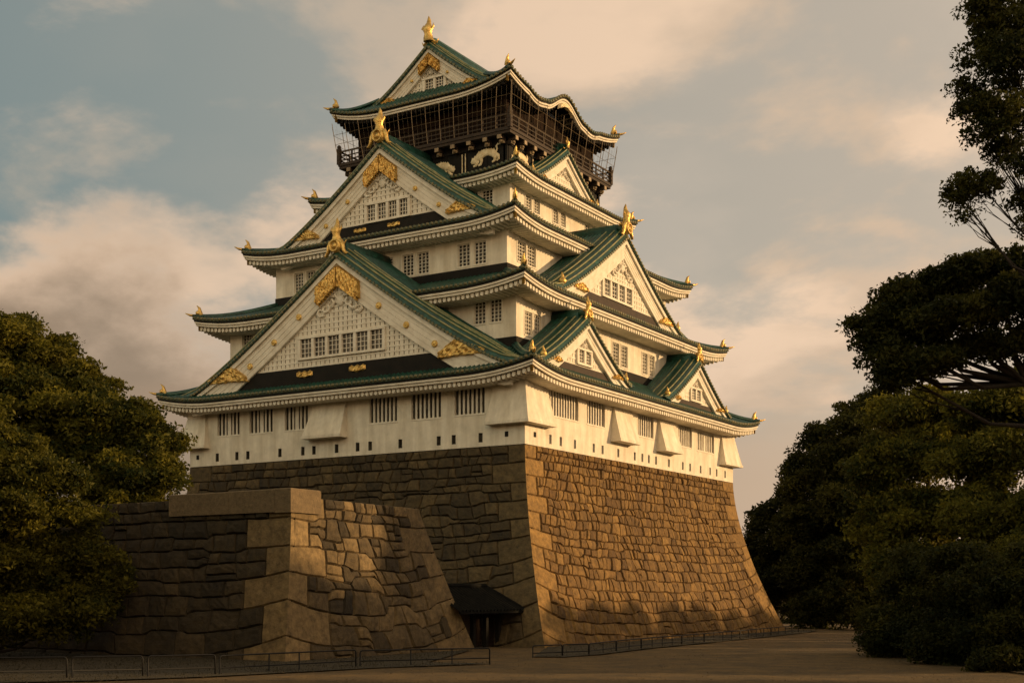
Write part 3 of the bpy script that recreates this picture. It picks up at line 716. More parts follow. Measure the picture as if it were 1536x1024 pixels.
def tiger(P, u, z, s, flip=1):
    mb = MB()
    def T(x, y, d=0.0): return P(u+flip*s*x, 0.10+0.9*d*s, z+s*y)
    def tb(pts, rs):
        # flattened limb: body relief
        rings = []
        for i, (x, y) in enumerate(pts):
            x2, y2 = pts[min(i+1, len(pts)-1)]; x1_, y1_ = pts[max(i-1, 0)]
            dx, dy = x2-x1_, y2-y1_; L = math.hypot(dx, dy) or 1; nx, ny = -dy/L, dx/L; r = rs[i]
            rings.append([T(x+nx*r*math.cos(a), y+ny*r*math.cos(a), 0.55*r*math.sin(a)) for a in lin(0, math.pi, 8)])
        mb.sweep(rings, False)
    tb([(-1.25, -0.15), (-0.8, 0.12), (-0.2, 0.38), (0.35, 0.42), (0.85, 0.25), (1.2, 0.0)], [0.26, 0.42, 0.40, 0.36, 0.40, 0.22])
    tb([(-1.75, -0.42), (-1.55, -0.30), (-1.3, -0.2), (-1.05, -0.05)], [0.16, 0.30, 0.36, 0.25])       # head
    tb([(-0.95, -0.05), (-1.0, -0.45), (-1.2, -0.72), (-1.5, -0.78)], [0.24, 0.19, 0.15, 0.10])
    tb([(-0.6, 0.0), (-0.5, -0.4), (-0.62, -0.72), (-0.9, -0.78)], [0.24, 0.18, 0.14, 0.10])
    tb([(0.95, 0.1), (1.2, -0.3), (1.05, -0.6), (0.8, -0.7)], [0.34, 0.22, 0.15, 0.1])
    tb([(1.15, 0.05), (1.55, -0.2), (1.6, -0.5), (1.35, -0.62)], [0.28, 0.2, 0.14, 0.1])
    tb([(1.2, 0.2), (1.4, 0.55), (1.3, 0.85), (1.5, 1.05), (1.75, 0.98)], [0.12, 0.11, 0.11, 0.10, 0.05])
    tb([(-1.35, 0.1), (-1.3, 0.28)], [0.1, 0.04]); tb([(-1.62, -0.02), (-1.66, 0.14)], [0.09, 0.03])
    for i in range(7):
        x = -0.9+i*0.3; tb([(x, 0.62-0.05*abs(i-3)), (x+0.1, 0.78-0.06*abs(i-3)), (x+0.22, 0.62-0.05*abs(i-3))], [0.1, 0.12, 0.05])
    return kpart(mb, 'animal_relief', M['ivory'])
PL5, PR5 = F5['L'][0], F5['R'][0]
tiger(PL5, -13.1, 49.4, 1.0); tiger(PL5, -18.6, 49.0, 0.95, -1); tiger(PR5, 16.4, 49.3, 1.0); tiger(PR5, 31.2, 48.8, 0.95, -1)
for P, u in ((PL5, -16.0), (PL5, -15.6), (PR5, 18.9)):
    tr = MB(); tr.box(P, u-0.05, u+0.05, 0.09, 0.14, 47.6, 50.1); kpart(tr, 'metal_strip', M['ivory'])
gm = MB(); relief(gm, PL5, lambda t: (-13.8+1.4*t, 47.45), lambda t: (-13.8+1.4*t, 47.75+0.1*math.sin(t*9)), 0.15, 0.06, 10, 4, 0.05, 0.2, 3)
kpart(gm, 'gold_mount', M['gold'])
# carved board in the curved bargeboard of the top eave
kb = MB()
PK = FR(-8.9)
relief(kb, PK, lambda t: (YC+0.2-1.5+3.0*t, 56.1+0.5*math.sin(t*math.pi)), lambda t: (YC+0.2-1.5+3.0*t, 56.55+0.65*math.sin(t*math.pi)), -0.15, 0.14, 14, 6, 0.2, 0.2, 2)
kpart(kb, 'carved_board', M['ivory'])

# ------------------------------------------------------------------ stone walls
def nz(x, y, z=0.0): return mnoise.noise((x, y, z))
def stones(mb, Pos, L, zlo, zhi, rowh, wmean, seed, cornerA=True, cornerB=True, lift=1.3, wob=0.16, quoin=(3.2, 1.8), topflat=True, bulge=0.10, split=0.07, phase=0, slant=0.25, endA=0.0, endB=0.0, ztop=None, step=0.22, tonek=1.0, groove=0.24):
    """Pos(U, z, d) -> xyz, U in [0, L] along the face (scaled by the caller), d outwards"""
    rnd = random.Random(seed)
    n = max(2, round((zhi-zlo)/rowh)); n += n % 2
    hs = [rnd.uniform(0.75, 1.3) for _ in range(n)]; sm = sum(hs); zr = [zlo]
    # share row heights near corners between faces: use a fixed seed
    rr = random.Random(11); hs = [rr.uniform(0.85, 1.2)*(1.25-0.5*i/n) for i in range(n)]; sm = sum(hs)
    for h in hs: zr.append(zr[-1]+h/sm*(zhi-zlo))
    def zl(j, U):
        f = 1-(zr[j]-zlo)/(zhi-zlo)
        fa = f if topflat else 1
        dA = U if cornerA else 1e3; dB = L-U if cornerB else 1e3
        dm = min(dA, dB)
        lf = lift*(math.exp(-dA/4.0)+math.exp(-dB/4.0))*min(1, fa*1.6)*(0.2+0.8*f)
        wv = wob*min(1, dm/4.0)*min(1.0, fa*5)*(nz(U*0.22, j*1.7, seed)*1.6+nz(U*0.9, j*3.1, seed+5)*0.7)
        ph = (j*0.618) % 1.0; ln = wmean*1.9; q = U/ln+ph*5; k0 = math.floor(q); fr_ = q-k0
        hh_ = lambda k: (math.sin(k*12.9898+j*78.233+seed*3.7)*43758.5453) % 1.0-0.5
        sv = hh_(k0)+(hh_(k0+1)-hh_(k0))*max(0.0, (fr_-0.9)/0.1)
        z = zr[j]+lf+wv+sv*2*step*rowh*min(1, dm/5.0)*min(1.0, fa*5)
        if ztop is not None: z = min(z, ztop(U))
        return z
    def patch(Ua0, Ua1, Ub0, Ub1, jl, jh, edgeA, edgeB, fr=(0, 1), tone=None, frj=None):
        wd = max(0.3, (Ua1-Ua0+Ub1-Ub0)/2); ht = max(0.2, zl(jh, (Ua0+Ua1)/2)-zl(jl, (Ua0+Ua1)/2))*(fr[1]-fr[0])
        if ht < 0.2: return
        e = min(0.30, 0.075/wd*1.3); ez = min(0.3, 0.075/ht*1.15)
        k = 3 if wd < 1.6 else 6; kz = 3 if ht < 1.3 else 5
        ps = [0.0, e]+[e+(1-2*e)*i/k for i in range(1, k)]+[1-e, 1.0]; qs = [0.0, ez]+[ez+(1-2*ez)*i/kz for i in range(1, kz)]+[1-ez, 1.0]
        off = rnd.uniform(-0.4, 1.0)*bulge; tl = rnd.uniform(-0.05, 0.05); tv = rnd.uniform(-0.05, 0.05)
        tn = rnd.betavariate(1.6, 2.4)*tonek if tone is None else tone
        rows = []
        for iq, q in enumerate(qs):
            row = []
            for ip, p in enumerate(ps):
                Ul = Ua0+(Ua1-Ua0)*p; Uh = Ub0+(Ub1-Ub0)*p
                qq = fr[0]+(fr[1]-fr[0])*q
                U = Ul+(Uh-Ul)*qq; z = zl(jl, U)*(1-qq)+zl(jh, U)*qq
                rim = iq in (0, len(qs)-1) or ip in (0, len(ps)-1)
                if (ip == 0 and edgeA) or (ip == len(ps)-1 and edgeB): d = 0.0
                elif (ip == 1 and edgeA) or (ip == len(ps)-2 and edgeB): d = 0.0 if not iq in (0, len(qs)-1) else -0.12
                elif rim: d = -groove
                else:
                    dome = (1-(2*p-1)**4)*(1-(2*q-1)**4)
                    d = off+bulge*0.9*dome*(1 if not (edgeA or edgeB) else 0.35)+tl*(p-.5)*wd*0.6+tv*(q-.5)+0.07*nz(U*1.3, z*1.3, seed+9)+0.06*nz(U*3.7, z*3.7, seed+2)
                    if edgeA or edgeB: d = d*0.6
                row.append(Pos(U, z, d))
            rows.append(row)
        mb.grid(rows, max(0.001, tn))
    nb = 30
    mb.grid([[Pos(L*i/nb, zlo+(zhi-zlo)*j/14-0.02, -0.42) for i in range(nb+1)] for j in range(15)], 0.001)
    for pr in range(n//2):
        wq = quoin[(pr+phase) % 2]*(0.9+0.2*rnd.random()); wq2 = quoin[(pr+phase+1) % 2]*(0.9+0.2*rnd.random())
        a = wq if cornerA else 0.0; b = L-wq2 if cornerB else L
        tq = rnd.uniform(0.35, 0.95)
        if cornerA: patch(0, a, 0, a, 2*pr, 2*pr+2, True, False, tone=rnd.uniform(0.7, 1.0))
        if cornerB: patch(b, L, b, L, 2*pr, 2*pr+2, False, True, tone=rnd.uniform(0.4, 0.95))
        for j in (2*pr, 2*pr+1):
            ub = [a]; 
            while True:
                w = wmean*rnd.uniform(0.55, 1.5)*(1.25-0.45*j/n)
                if ub[-1]+w > b-0.5*wmean: break
                ub.append(ub[-1]+w)
            ub.append(b)
            js = [0.0]+[rnd.uniform(-slant, slant)*0.5 for _ in ub[1:-1]]+[0.0]
            for i in range(len(ub)-1):
                A0, A1, B0, B1 = ub[i]-js[i], ub[i+1]-js[i+1], ub[i]+js[i], ub[i+1]+js[i+1]
                if rnd.random() < split and zl(j+1, (A0+A1)/2)-zl(j, (A0+A1)/2) > 1.05:
                    f = rnd.uniform(0.35, 0.65); patch(A0, A1, B0, B1, j, j+1, False, False, (0, f)); patch(A0, A1, B0, B1, j, j+1, False, False, (f, 1))
                else: patch(A0, A1, B0, B1, j, j+1, False, False)
HB = 17.75
def sB(z): t = max(0.0, min(1.12, 1-z/HB)); return 4.9*t**1.62
base = tag(empty('castle_rampart', (-20.6, 24.1, 0)), 'tall battered stone base of fitted granite blocks under the white keep', 'stone wall')
def place(o, par):
    o.parent = par; o.location = (-par.location[0], -par.location[1], -par.location[2]); return o
mbL = MB()
def PosL(U, z, d):          # left face of the base, U from the near corner leftwards
    s = sB(z); Ltot = 41.25+2*s; x = s-U/41.25*Ltot; return (x, -s-d, z+0.25*d)
stones(mbL, PosL, 41.25, -3.2, HB, 1.05, 1.5, 3, phase=0, lift=2.4, wob=0.08, slant=0.5, step=0.28, groove=0.17, bulge=0.08, split=0.15)
place(mbL.build('stone_face', M['stone_shade']), base)
mbR = MB()
def PosR(U, z, d):
    s = sB(z); Ltot = 48.15+2*s; y = -s+U/48.15*Ltot; return (s+d, y, z+0.25*d)
stones(mbR, PosR, 48.15, -3.2, HB, 0.96, 0.86, 4, phase=1, slant=0.5, bulge=0.10, lift=2.4, wob=0.09, step=0.13, groove=0.13)
place(mbR.build('stone_face', M['stone']), base)
mbB = MB()
mbB.grid([[(-41.25-sB(z), 48.15+sB(z), z), (sB(z)-0.3, 48.15+sB(z), z)] for z in lin(-1, HB, 12)]); mbB.grid([[(-41.25-sB(z), -sB(z)+0.3, z), (-41.25-sB(z), 48.15+sB(z), z)] for z in lin(-1, HB, 12)])
mbB.quad((-41.3, 0.05, HB-0.02), (-0.05, 0.05, HB-0.02), (-0.05, 48.1, HB-0.02), (-41.3, 48.1, HB-0.02))
place(mbB.build('rear_face', M['stone_shade']), base)

# front bastion
bas = tag(empty('stone_bastion', (-20, -22, 0)), 'lower stone bastion with pale cap stones standing in front of the keep', 'stone wall')
BH = 11.2
def sb(z): t = max(0, min(1.12, 1-z/BH)); return t**1.5
XL = -62.0
mb = MB()
def PosBL(U, z, d):         # left face (normal -Y), U from near corner leftwards
    s = sb(z); xr = 0.9+1.0*s; x = xr-U/60.0*(xr-XL); return (x, -31.8-1.8*s-d, z+0.2*d)
stones(mb, PosBL, 60.0, -2.6, BH, 1.25, 1.75, 21, cornerB=False, quoin=(3.5, 1.9), phase=0, lift=1.9, wob=0.07, split=0.06, step=0.16, groove=0.16, tonek=0.22, slant=0.3, bulge=0.09)  # low tonek paints the dark tree shade into this face's stones
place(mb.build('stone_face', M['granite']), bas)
mb = MB()
def PosBR(U, z, d):         # right face (normal +X), from near corner to the far battered end
    s = sb(z); ya = -31.8-1.8*s; yb = -16.6+6.5*(1-z/BH); y = ya+U/17.0*(yb-ya); return (0.9-0.9*U/17.0*0.6+1.0*s+d, y, z+0.2*d)
stones(mb, PosBR, 17.0, -2.6, BH-0.1, 1.25, 1.35, 22, quoin=(1.9, 3.6), phase=0, lift=1.9, wob=0.10, split=0.22, slant=0.6, step=0.32, groove=0.15, bulge=0.09)
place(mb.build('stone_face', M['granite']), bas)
mb = MB()
def PosBE(U, z, d):         # far end (normal +Y)
    s = sb(z); y = -16.6+6.5*(1-z/BH); xr = 0.36+1.0*s; return (xr-U, y+d, z)
stones(mb, PosBE, 14.0, -1.0, BH-0.1, 1.25, 1.6, 23, cornerB=False, quoin=(1.9, 2.6))
place(mb.build('stone_face', M['granite']), bas)
mb = MB(); mb.quad((0.6, -31.6, BH-0.35), (0.1, -16.8, BH-0.35), (XL, -16.8, BH-1.2), (XL, -31.6, BH-1.2))
place(mb.build('top_fill', M['soil']), bas)
def block(x0_, x1_, ya_, yb_, za_, zb_, seed):
    m_ = MB(); b_ = 0.06; rings = []
    for (dx, z) in ((0, za_), (0, zb_-b_), (b_, zb_)):
        rings.append([(x0_+dx, ya_+dx, z), (x1_-dx, ya_+dx, z), (x1_-dx, yb_-dx, z), (x0_+dx, yb_-dx, z)])
    m_.sweep(rings); m_.tone = [seed]*len(m_.f); return m_
for i, (xa, xb, t) in enumerate(((-10.4, -4.6, 0.75), (-4.57, -0.35, 0.85), (-0.32, 1.12, 0.95))):
    place(block(xa, xb, -32.12, -29.0, 10.0 if i < 2 else 9.95, 11.55+0.02*i, t).build('cap_stone', M['cap']), bas)

# ------------------------------------------------------------------ gate hut between bastion and base
hut = tag(empty('gate_hut', (0, -7, 0)), 'small dark gatehouse with a grey tiled roof tucked between bastion and stone base', 'gate')
mb = MB(); rows = []
for v, h in [(y, hh) for y, hh in rib_samples(-13.2, -3.4)]:
    t = (v+13.2)/9.8
    rows.append([(-1.5+3.6*s, v+(-0.75 if v > -5 else 0)*(1-s)*0.9*max(0, (v+5)/1.6), 5.05-2.0*(0.85*s+0.15*s*(2-s))*1.0+h*1.3) for s in lin(0, 1, 6)])
mb.grid(rows)
mb.grid([[(-1.5-2.6*s, v, 5.05-1.7*s) for s in lin(0, 1, 4)] for v in (-13.2, -4.2)])
mb.tube([(-1.5, -13.2, 5.15), (-1.5, -4.1, 5.15)], 0.2, 8)
mb.tube([(-1.5, -4.1, 5.15), (2.1, -3.4, 3.15)], 0.14, 6)
mb.hexa([(1.9, -13.2, 2.86), (2.08, -13.2, 2.86), (2.08, -3.4, 2.86), (1.9, -3.4, 2.86), (1.9, -13.2, 3.04), (2.08, -13.2, 3.04), (2.08, -3.4, 3.04), (1.9, -3.4, 3.04)])
place(mb.build('roof', M['slate']), hut)
mb = MB(); P = FR(0.0)
mb.box(P, -13, -8.6, -0.3, 0.0, 0, 3.9); mb.box(P, -4.7, -3.2, -0.3, 0.0, 0, 3.9); mb.box(P, -8.6, -4.7, -0.3, 0.0, 2.9, 3.9)
place(mb.build('wall', M['brown']), hut)
for u in (-8.6, -6.65, -4.7):
    mb = MB(); mb.box(P, u-0.18, u+0.18, 0.003, 0.35, 0, 3.3); place(mb.build('post', M['black']), hut)
for a, b in ((-8.4, -6.85), (-6.45, -4.9)):
    mb = MB()
    for i in range(5):
        q = (b-a)/5; mb.box(P, a+i*q+0.01, a+(i+1)*q-0.01, -0.2, -0.12, 0.05, 2.88)
    for z in (0.5, 1.5, 2.5): mb.box(P, a, b, -0.118, -0.06, z-0.09, z+0.09)
    place(mb.build('door', M['interior']), hut)

# ------------------------------------------------------------------ ground
def ground():
    mb = MB(); xs = sorted(set([-2500, -800, -300, -150]+list(range(-100, 121, 4))+[200, 400, 900, 2500])); ys = sorted(set([-2500, -800, -300]+list(range(-140, 141, 4))+[200, 400, 900, 2500]))
    mb.grid([[(x, y, 0.05*nz(x*0.13, y*0.13)+0.02*nz(x*0.5, y*0.5)-0.04) for x in xs] for y in ys])
    return tag(mb.build('ground', M['gravel'], None, True), kind='structure')
ground()
def soil_strip(name, poly):
    mb = MB(); c = (sum(p[0] for p in poly)/len(poly), sum(p[1] for p in poly)/len(poly))
    mb.add([(x, y, 0.045) for x, y in poly], [tuple(range(len(poly)))])
    return tag(mb.build(name, M['soil']), kind='structure')
GL = [(-62, -33), (2.2, -33.8), (2.4, -12), (10.5, -29.5), (14.9, -28.4), (13.8, -31.0), (11.6, -36.2), (10.2, -42.5), (9.0, -47.6), (6.4, -53.0), (2.6, -58), (-62, -58)]
GR = [(5.0, -4.5), (12.6, -19.6), (14.6, -18.6), (14.9, -14), (13.4, -3), (12.8, 7), (12.6, 14), (10.0, 46), (8.5, 54), (5.6, 54)]
soil_strip('shrub_bed', [(29, 4), (37, -9), (46, -22), (60, -40), (110, -60), (110, 90), (20, 90), (15.5, 47), (22, 25)]); soil_strip('lawn', GL); soil_strip('verge', GR)
def inside(p, poly):
    c = False; j = len(poly)-1
    for i in range(len(poly)):
        if (poly[i][1] > p[1]) != (poly[j][1] > p[1]) and p[0] < (poly[j][0]-poly[i][0])*(p[1]-poly[i][1])/(poly[j][1]-poly[i][1])+poly[i][0]: c = not c
        j = i
    return c
def quads_mesh(name, V, tone, mats, parent=None):
    """V: (n,4,3) array"""
    n = len(V); me = bpy.data.meshes.new(name); me.vertices.add(n*4); me.vertices.foreach_set('co', V.reshape(-1).astype(np.float32))
    me.loops.add(n*4); me.loops.foreach_set('vertex_index', np.arange(n*4, dtype=np.int32))
    me.polygons.add(n); me.polygons.foreach_set('loop_start', np.arange(0, n*4, 4, dtype=np.int32))
    try: me.polygons.foreach_set('loop_total', np.full(n, 4, dtype=np.int32))
    except Exception: pass
    a = me.attributes.new('tone', 'FLOAT', 'FACE'); a.data.foreach_set('value', tone.astype(np.float32))
    me.materials.append(mats); me.update(calc_edges=True); me.validate()
    return link(bpy.data.objects.new(name, me), parent)
def grass(polys, n):
    pts = []
    rnd = random.Random(5)
    while len(pts) < n:
        po = polys[0] if rnd.random() < 0.7 else polys[1]
        x = rnd.uniform(-30, 15.5); y = rnd.uniform(-57, 54)
        if inside((x, y), po) and nz(x*0.35, y*0.35, 2) > rnd.uniform(-0.9, 0.3): pts.append((x, y))
    p = np.array(pts); h = RNG.uniform(0.04, 0.13, n)*(1+0.8*(RNG.random(n) < 0.06)); a = RNG.uniform(0, 6.28, n); w = 0.022
    V = np.zeros((n, 4, 3)); dx = np.cos(a)*w; dy = np.sin(a)*w; lx = RNG.normal(0, 0.05, n); ly = RNG.normal(0, 0.05, n)
    V[:, 0] = np.stack([p[:, 0]-dx, p[:, 1]-dy, np.full(n, 0.03)], 1); V[:, 1] = np.stack([p[:, 0]+dx, p[:, 1]+dy, np.full(n, 0.03)], 1)
    V[:, 2] = np.stack([p[:, 0]+dx*.3+lx, p[:, 1]+dy*.3+ly, h], 1); V[:, 3] = np.stack([p[:, 0]-dx*.3+lx, p[:, 1]-dy*.3+ly, h], 1)
    o = quads_mesh('grass', V, RNG.random(n), M['grass']); tag(o, 'short rough grass along the foot of the stone walls behind the rails', 'grass', kind='stuff')
grass([GL, GR], 20000)
def litter(n):
    g = np.random.default_rng(9); pts = []
    while len(pts) < n:
        x, y = g.uniform(2, 50), g.uniform(-58, 45)
        if not inside((x, y), GL) and not inside((x, y), GR) and g.random() < 0.25+0.75*(nz(x*0.25, y*0.25, 7) > 0.05): pts.append((x, y))
    p = np.array(pts); a = g.uniform(0, 6.28, n); s_ = g.uniform(0.02, 0.09, n); V = np.zeros((n, 4, 3)); z = 0.035+g.uniform(0, 0.02, n)
    for i, (da, k) in enumerate(((0, 1), (1.57, .5), (3.14, 1), (4.71, .5))):
        V[:, i, 0] = p[:, 0]+np.cos(a+da)*s_*k; V[:, i, 1] = p[:, 1]+np.sin(a+da)*s_*k; V[:, i, 2] = z+g.uniform(0, 0.03, n)
    tag(quads_mesh('fallen_leaves', V, g.random(n), M['litter']), 'scattered dry fallen leaves and grit on the brown gravel', 'fallen leaves', kind='stuff')
litter(15000)

# ------------------------------------------------------------------ fences
def fence(pts, mids, h, label, group, rnd_corner=True):
    """pts: the two ends (x, y); mids: fractions carrying an extra post"""
    a = Vector((*pts[0], 0)); b = Vector((*pts[1], 0)); d = (b-a).normalized(); L = (b-a).length; r = 0.034
    f = tag(empty('pipe_fence', tuple((a+b)/2)), label, 'fence', group)
    o = (a+b)/2; a = a-o; b = b-o; up = Vector((0, 0, 1)); c = 0.14; r = 0.045
    mb = MB(); mb.tube([a-up*0.1, a+up*(h-c), a+up*(h-c*0.3)+d*c*0.3, a+up*h+d*c, b+up*h-d*c, b+up*(h-c*0.3)-d*c*0.3, b+up*(h-c), b-up*0.1], r, 8)
    mb.build('frame', M['iron'], f, True)
    mb = MB(); mb.tube([a+up*h*0.36, b+up*h*0.36], r*0.8, 8); mb.build('lower_rail', M['iron'], f, True)
    for m in mids:
        mb = MB(); p = a+d*L*m; mb.tube([p-up*0.1, p+up*(h-0.02)], r*0.9, 8); mb.build('post', M['iron'], f, True)
GN1 = 'black pipe fence panels before the bastion'; GN2 = 'black pipe fence panels along the keep base'
fence([(-1.3, -56.6), (3.35, -52.3)], [], 1.13, 'black pipe fence panel nearest the left edge of the photo', GN1)
fence([(3.55, -52.1), (5.80, -49.3)], [], 1.13, 'black pipe fence panel second from the left edge', GN1)
fence([(5.98, -49.1), (7.85, -45.95)], [], 1.12, 'black pipe fence panel just left of the bastion corner', GN1)
fence([(8.0, -45.75), (9.7, -35.9)], [0.34, 0.56], 1.05, 'black pipe fence panel passing in front of the bastion corner block', GN1)
fence([(9.8, -35.6), (14.6, -28.4)], [0.38, 0.7], 1.0, 'black pipe fence panel ending at the gap before the gatehouse', GN1)
RP = [(12.7, -19.9), (13.6, -17.2), (14.35, -14.6), (13.4, -8.4), (12.7, -2.6), (12.1, 6.7), (11.8, 12.3), (11.0, 23), (9.9, 34.5), (8.9, 46.0)]
lb2 = ['short low black fence panel at the near end by the gap', 'low black fence panel with the second run from the near corner', 'low black fence panel beside the big quoins of the base', 'low black fence panel below the near third of the sunlit base', 'low black fence panel below the middle of the sunlit base', 'short low black fence panel just past the middle of the base', 'low black fence panel below the far half of the base', 'low black fence panel second from the far end', 'low black fence panel at the far right end by the trees']
for i in range(len(RP)-1):
    n = max(0, round(math.dist(RP[i], RP[i+1])/2.6)-1)
    fence([(RP[i][0], RP[i][1]+0.05), (RP[i+1][0], RP[i+1][1]-0.05)], [(k+1)/(n+1) for k in range(n)], 0.82, lb2[i], GN2)

# ------------------------------------------------------------------ trees
def tree(loc, trunk, blobs, nclus, nleaf, leaf, label, cat='tree', group=None, mat='leaf', seed=1, fill=0.55, crad=0.9, rbase=0.5, name='tree', base_tone=0.0, lobes=10):
    """trunk: list of points relative to loc; blobs: (x, y, z, rx, ry, rz) relative to loc"""
    rng = np.random.default_rng(seed); t = tag(empty(name, loc), label, cat, group)
    r0 = random.Random(seed+100); full = []
    for b in blobs:             # every limb carries a core and smaller lobes round it
        full.append((b[0], b[1], b[2], b[3]*0.85, b[4]*0.85, b[5]*0.9))
        for q in range(lobes):
            dd = Vector((r0.gauss(0, 1), r0.gauss(0, 1), r0.gauss(0.15, 0.8))).normalized(); k = r0.uniform(0.24, 0.5); f = r0.uniform(0.62, 1.0)
            full.append((b[0]+dd.x*b[3]*f, b[1]+dd.y*b[4]*f, b[2]+dd.z*b[5]*f, b[3]*k, b[4]*k, b[5]*k*0.85))
    bl = np.array(full, float); vol = (bl[:, 3]*bl[:, 4]*bl[:, 5])**(2/3); pr = vol/vol.sum()
    which = rng.choice(len(bl), nclus, p=pr); d = rng.normal(size=(nclus, 3)); d /= np.linalg.norm(d, axis=1)[:, None]
    d[:, 2] = np.where((d[:, 2] < -0.3) & (rng.random(nclus) < 0.5), -d[:, 2], d[:, 2])
    rad = np.where(rng.random(nclus) < fill, rng.uniform(0.7, 1.05, nclus), rng.uniform(0.2, 0.8, nclus))
    cc = bl[which, :3]+d*bl[which, 3:]*rad[:, None]
    size = rng.uniform(0.45, 1.3, nclus)*crad
    n = nclus*nleaf; ci = np.repeat(np.arange(nclus), nleaf)
    gs = rng.normal(size=(n, 3)); gl = np.linalg.norm(gs, axis=1)[:, None]; gs = gs*np.minimum(1.0, 1.75/gl)
    off = gs*size[ci][:, None]*np.array([0.62, 0.62, 0.42])+np.array([0, 0, -0.10])*(gl**2)*size[ci][:, None]*0.4
    p = cc[ci]+off
    nrm = rng.normal(size=(n, 3))+np.array([0, 0, 0.5]); nrm /= np.linalg.norm(nrm, axis=1)[:, None]
    ax = np.cross(nrm, rng.normal(size=(n, 3))); ax /= np.linalg.norm(ax, axis=1)[:, None]; ay = np.cross(nrm, ax)
    s = leaf*rng.uniform(0.6, 1.35, n)[:, None]
    V = np.stack([p-ax*s, p-ay*s*0.45, p+ax*s, p+ay*s*0.45], 1)
    tone = np.clip(rng.beta(1.1, 2.0, len(bl))[which][ci]*0.7+rng.beta(1.3, 2.4, nclus)[ci]*0.45+rng.normal(0, 0.1, n)+base_tone, 0, 1)
    mb = MB(); tr = [Vector(q) for q in trunk]; m = len(tr)
    mb.tube(tr, [rbase*(1.25 if i == 0 else 1)*(1-0.62*i/(m-1)) for i in range(m)], 9)
    rr = random.Random(seed)
    for b in blobs:
        c = Vector(b[:3]); k = min(range(m), key=lambda i: (tr[i]-c).length+(6 if tr[i].z > c.z-0.5 else 0)); s0 = tr[k]
        mid = s0.lerp(c, 0.5)+Vector((rr.uniform(-.6, .6), rr.uniform(-.6, .6), -0.12*(c-s0).length))
        r0 = rbase*0.36; mb.tube([s0, s0.lerp(mid, 0.5)+Vector((rr.uniform(-.2, .2), rr.uniform(-.2, .2), 0)), mid, mid.lerp(c, 0.55), c], [r0, r0*.85, r0*.65, r0*.45, r0*.2], 6)
        for q in range(7):
            dd = Vector((rr.gauss(0, 1), rr.gauss(0, 1), rr.gauss(0.2, 0.7))).normalized(); e = c+Vector((dd.x*b[3], dd.y*b[4], dd.z*b[5]))*0.9
            st = mid.lerp(c, rr.uniform(0.1, 0.9)); mm = st.lerp(e, 0.5)+Vector((rr.uniform(-.3, .3), rr.uniform(-.3, .3), rr.uniform(-.3, .2)))
            mb.tube([st, mm, e], [r0*.32, r0*.2, r0*.06], 4, False)
    mb.build('trunk', M['bark'], t, True)
    quads_mesh('crown', V, tone, M[mat], t)
    return t
def rblobs(n, R_, H0, H1, seed, r0=2.0, r1=3.4, flat=0.75, cone=0.0):
    rr = random.Random(seed); out = []
    for i in range(n):
        f = (i+0.5)/n; z = H0+(H1-H0)*f; rad = R_*math.sin(math.pi*(0.18+0.75*f))**0.8*(1-cone*f)
        a = i*2.399+rr.uniform(-.4, .4); q = rr.uniform(0.45, 1.0)*rad; r = rr.uniform(r0, r1)
        out.append((q*math.cos(a), q*math.sin(a), z+rr.uniform(-.6, .6), r, r, r*flat))
    return out
TR = []
TR.append(tree((-23.8, -23.0, 8), [(0, 0, 0), (0.0, 0.0, 3.7), (0.5, -0.8, 7.5)], [(-0.2, -0.1, 9.5, 3.0, 3.0, 2.5), (-2.9, -0.6, 10.5, 3.1, 3.1, 2.5), (2.4, 0.3, 8.4, 2.0, 2.0, 1.5), (3.4, -0.2, 6.0, 2.0, 2.0, 1.6), (2.5, -0.8, 3.5, 1.9, 1.9, 1.2), (0.7, -3.1, 2.7, 2.4, 2.4, 1.3), (1.3, -1.5, 6.0, 3.0, 3.0, 2.1), (-0.2, -3.7, 4.3, 2.4, 2.4, 1.7), (-4.0, -2.5, 7.6, 2.8, 2.8, 2.2), (-1.2, 0.4, 11.6, 2.0, 2.0, 1.2)], 1500, 60, 0.19, 'olive green tree whose crown hangs over the left end of the cap stones', group='trees left of the keep', seed=3, crad=0.81, rbase=0.45))
TR.append(tree((-34.4, -24.9, 8), [(0, 0, 0), (0.0, 0.0, 2.8), (-0.2, -0.2, 10.3)], [(-1.5, -0.9, 17.2, 3.7, 3.7, 2.8), (0.1, 1.3, 16.8, 2.9, 2.9, 2.2), (2.9, 1.8, 14.0, 2.9, 2.9, 2.2), (5.2, 2.0, 13.0, 2.3, 2.3, 1.7), (0.7, -1.9, 12.8, 4.2, 4.2, 3.1), (3.4, -0.3, 10.6, 3.7, 3.7, 2.7), (-5.8, -2.4, 15.6, 4.6, 4.6, 3.5), (-3.5, -3.4, 10.7, 4.6, 4.6, 3.4), (1.1, -2.9, 7.7, 3.9, 3.9, 2.8), (-1.9, -0.0, 19.8, 1.6, 1.6, 0.9), (3.5, 2.2, 15.7, 1.3, 1.3, 0.8)], 2400, 60, 0.20, 'tallest broad tree at the left edge behind the bastion wall', group='trees left of the keep', seed=5, crad=0.89, rbase=0.6))
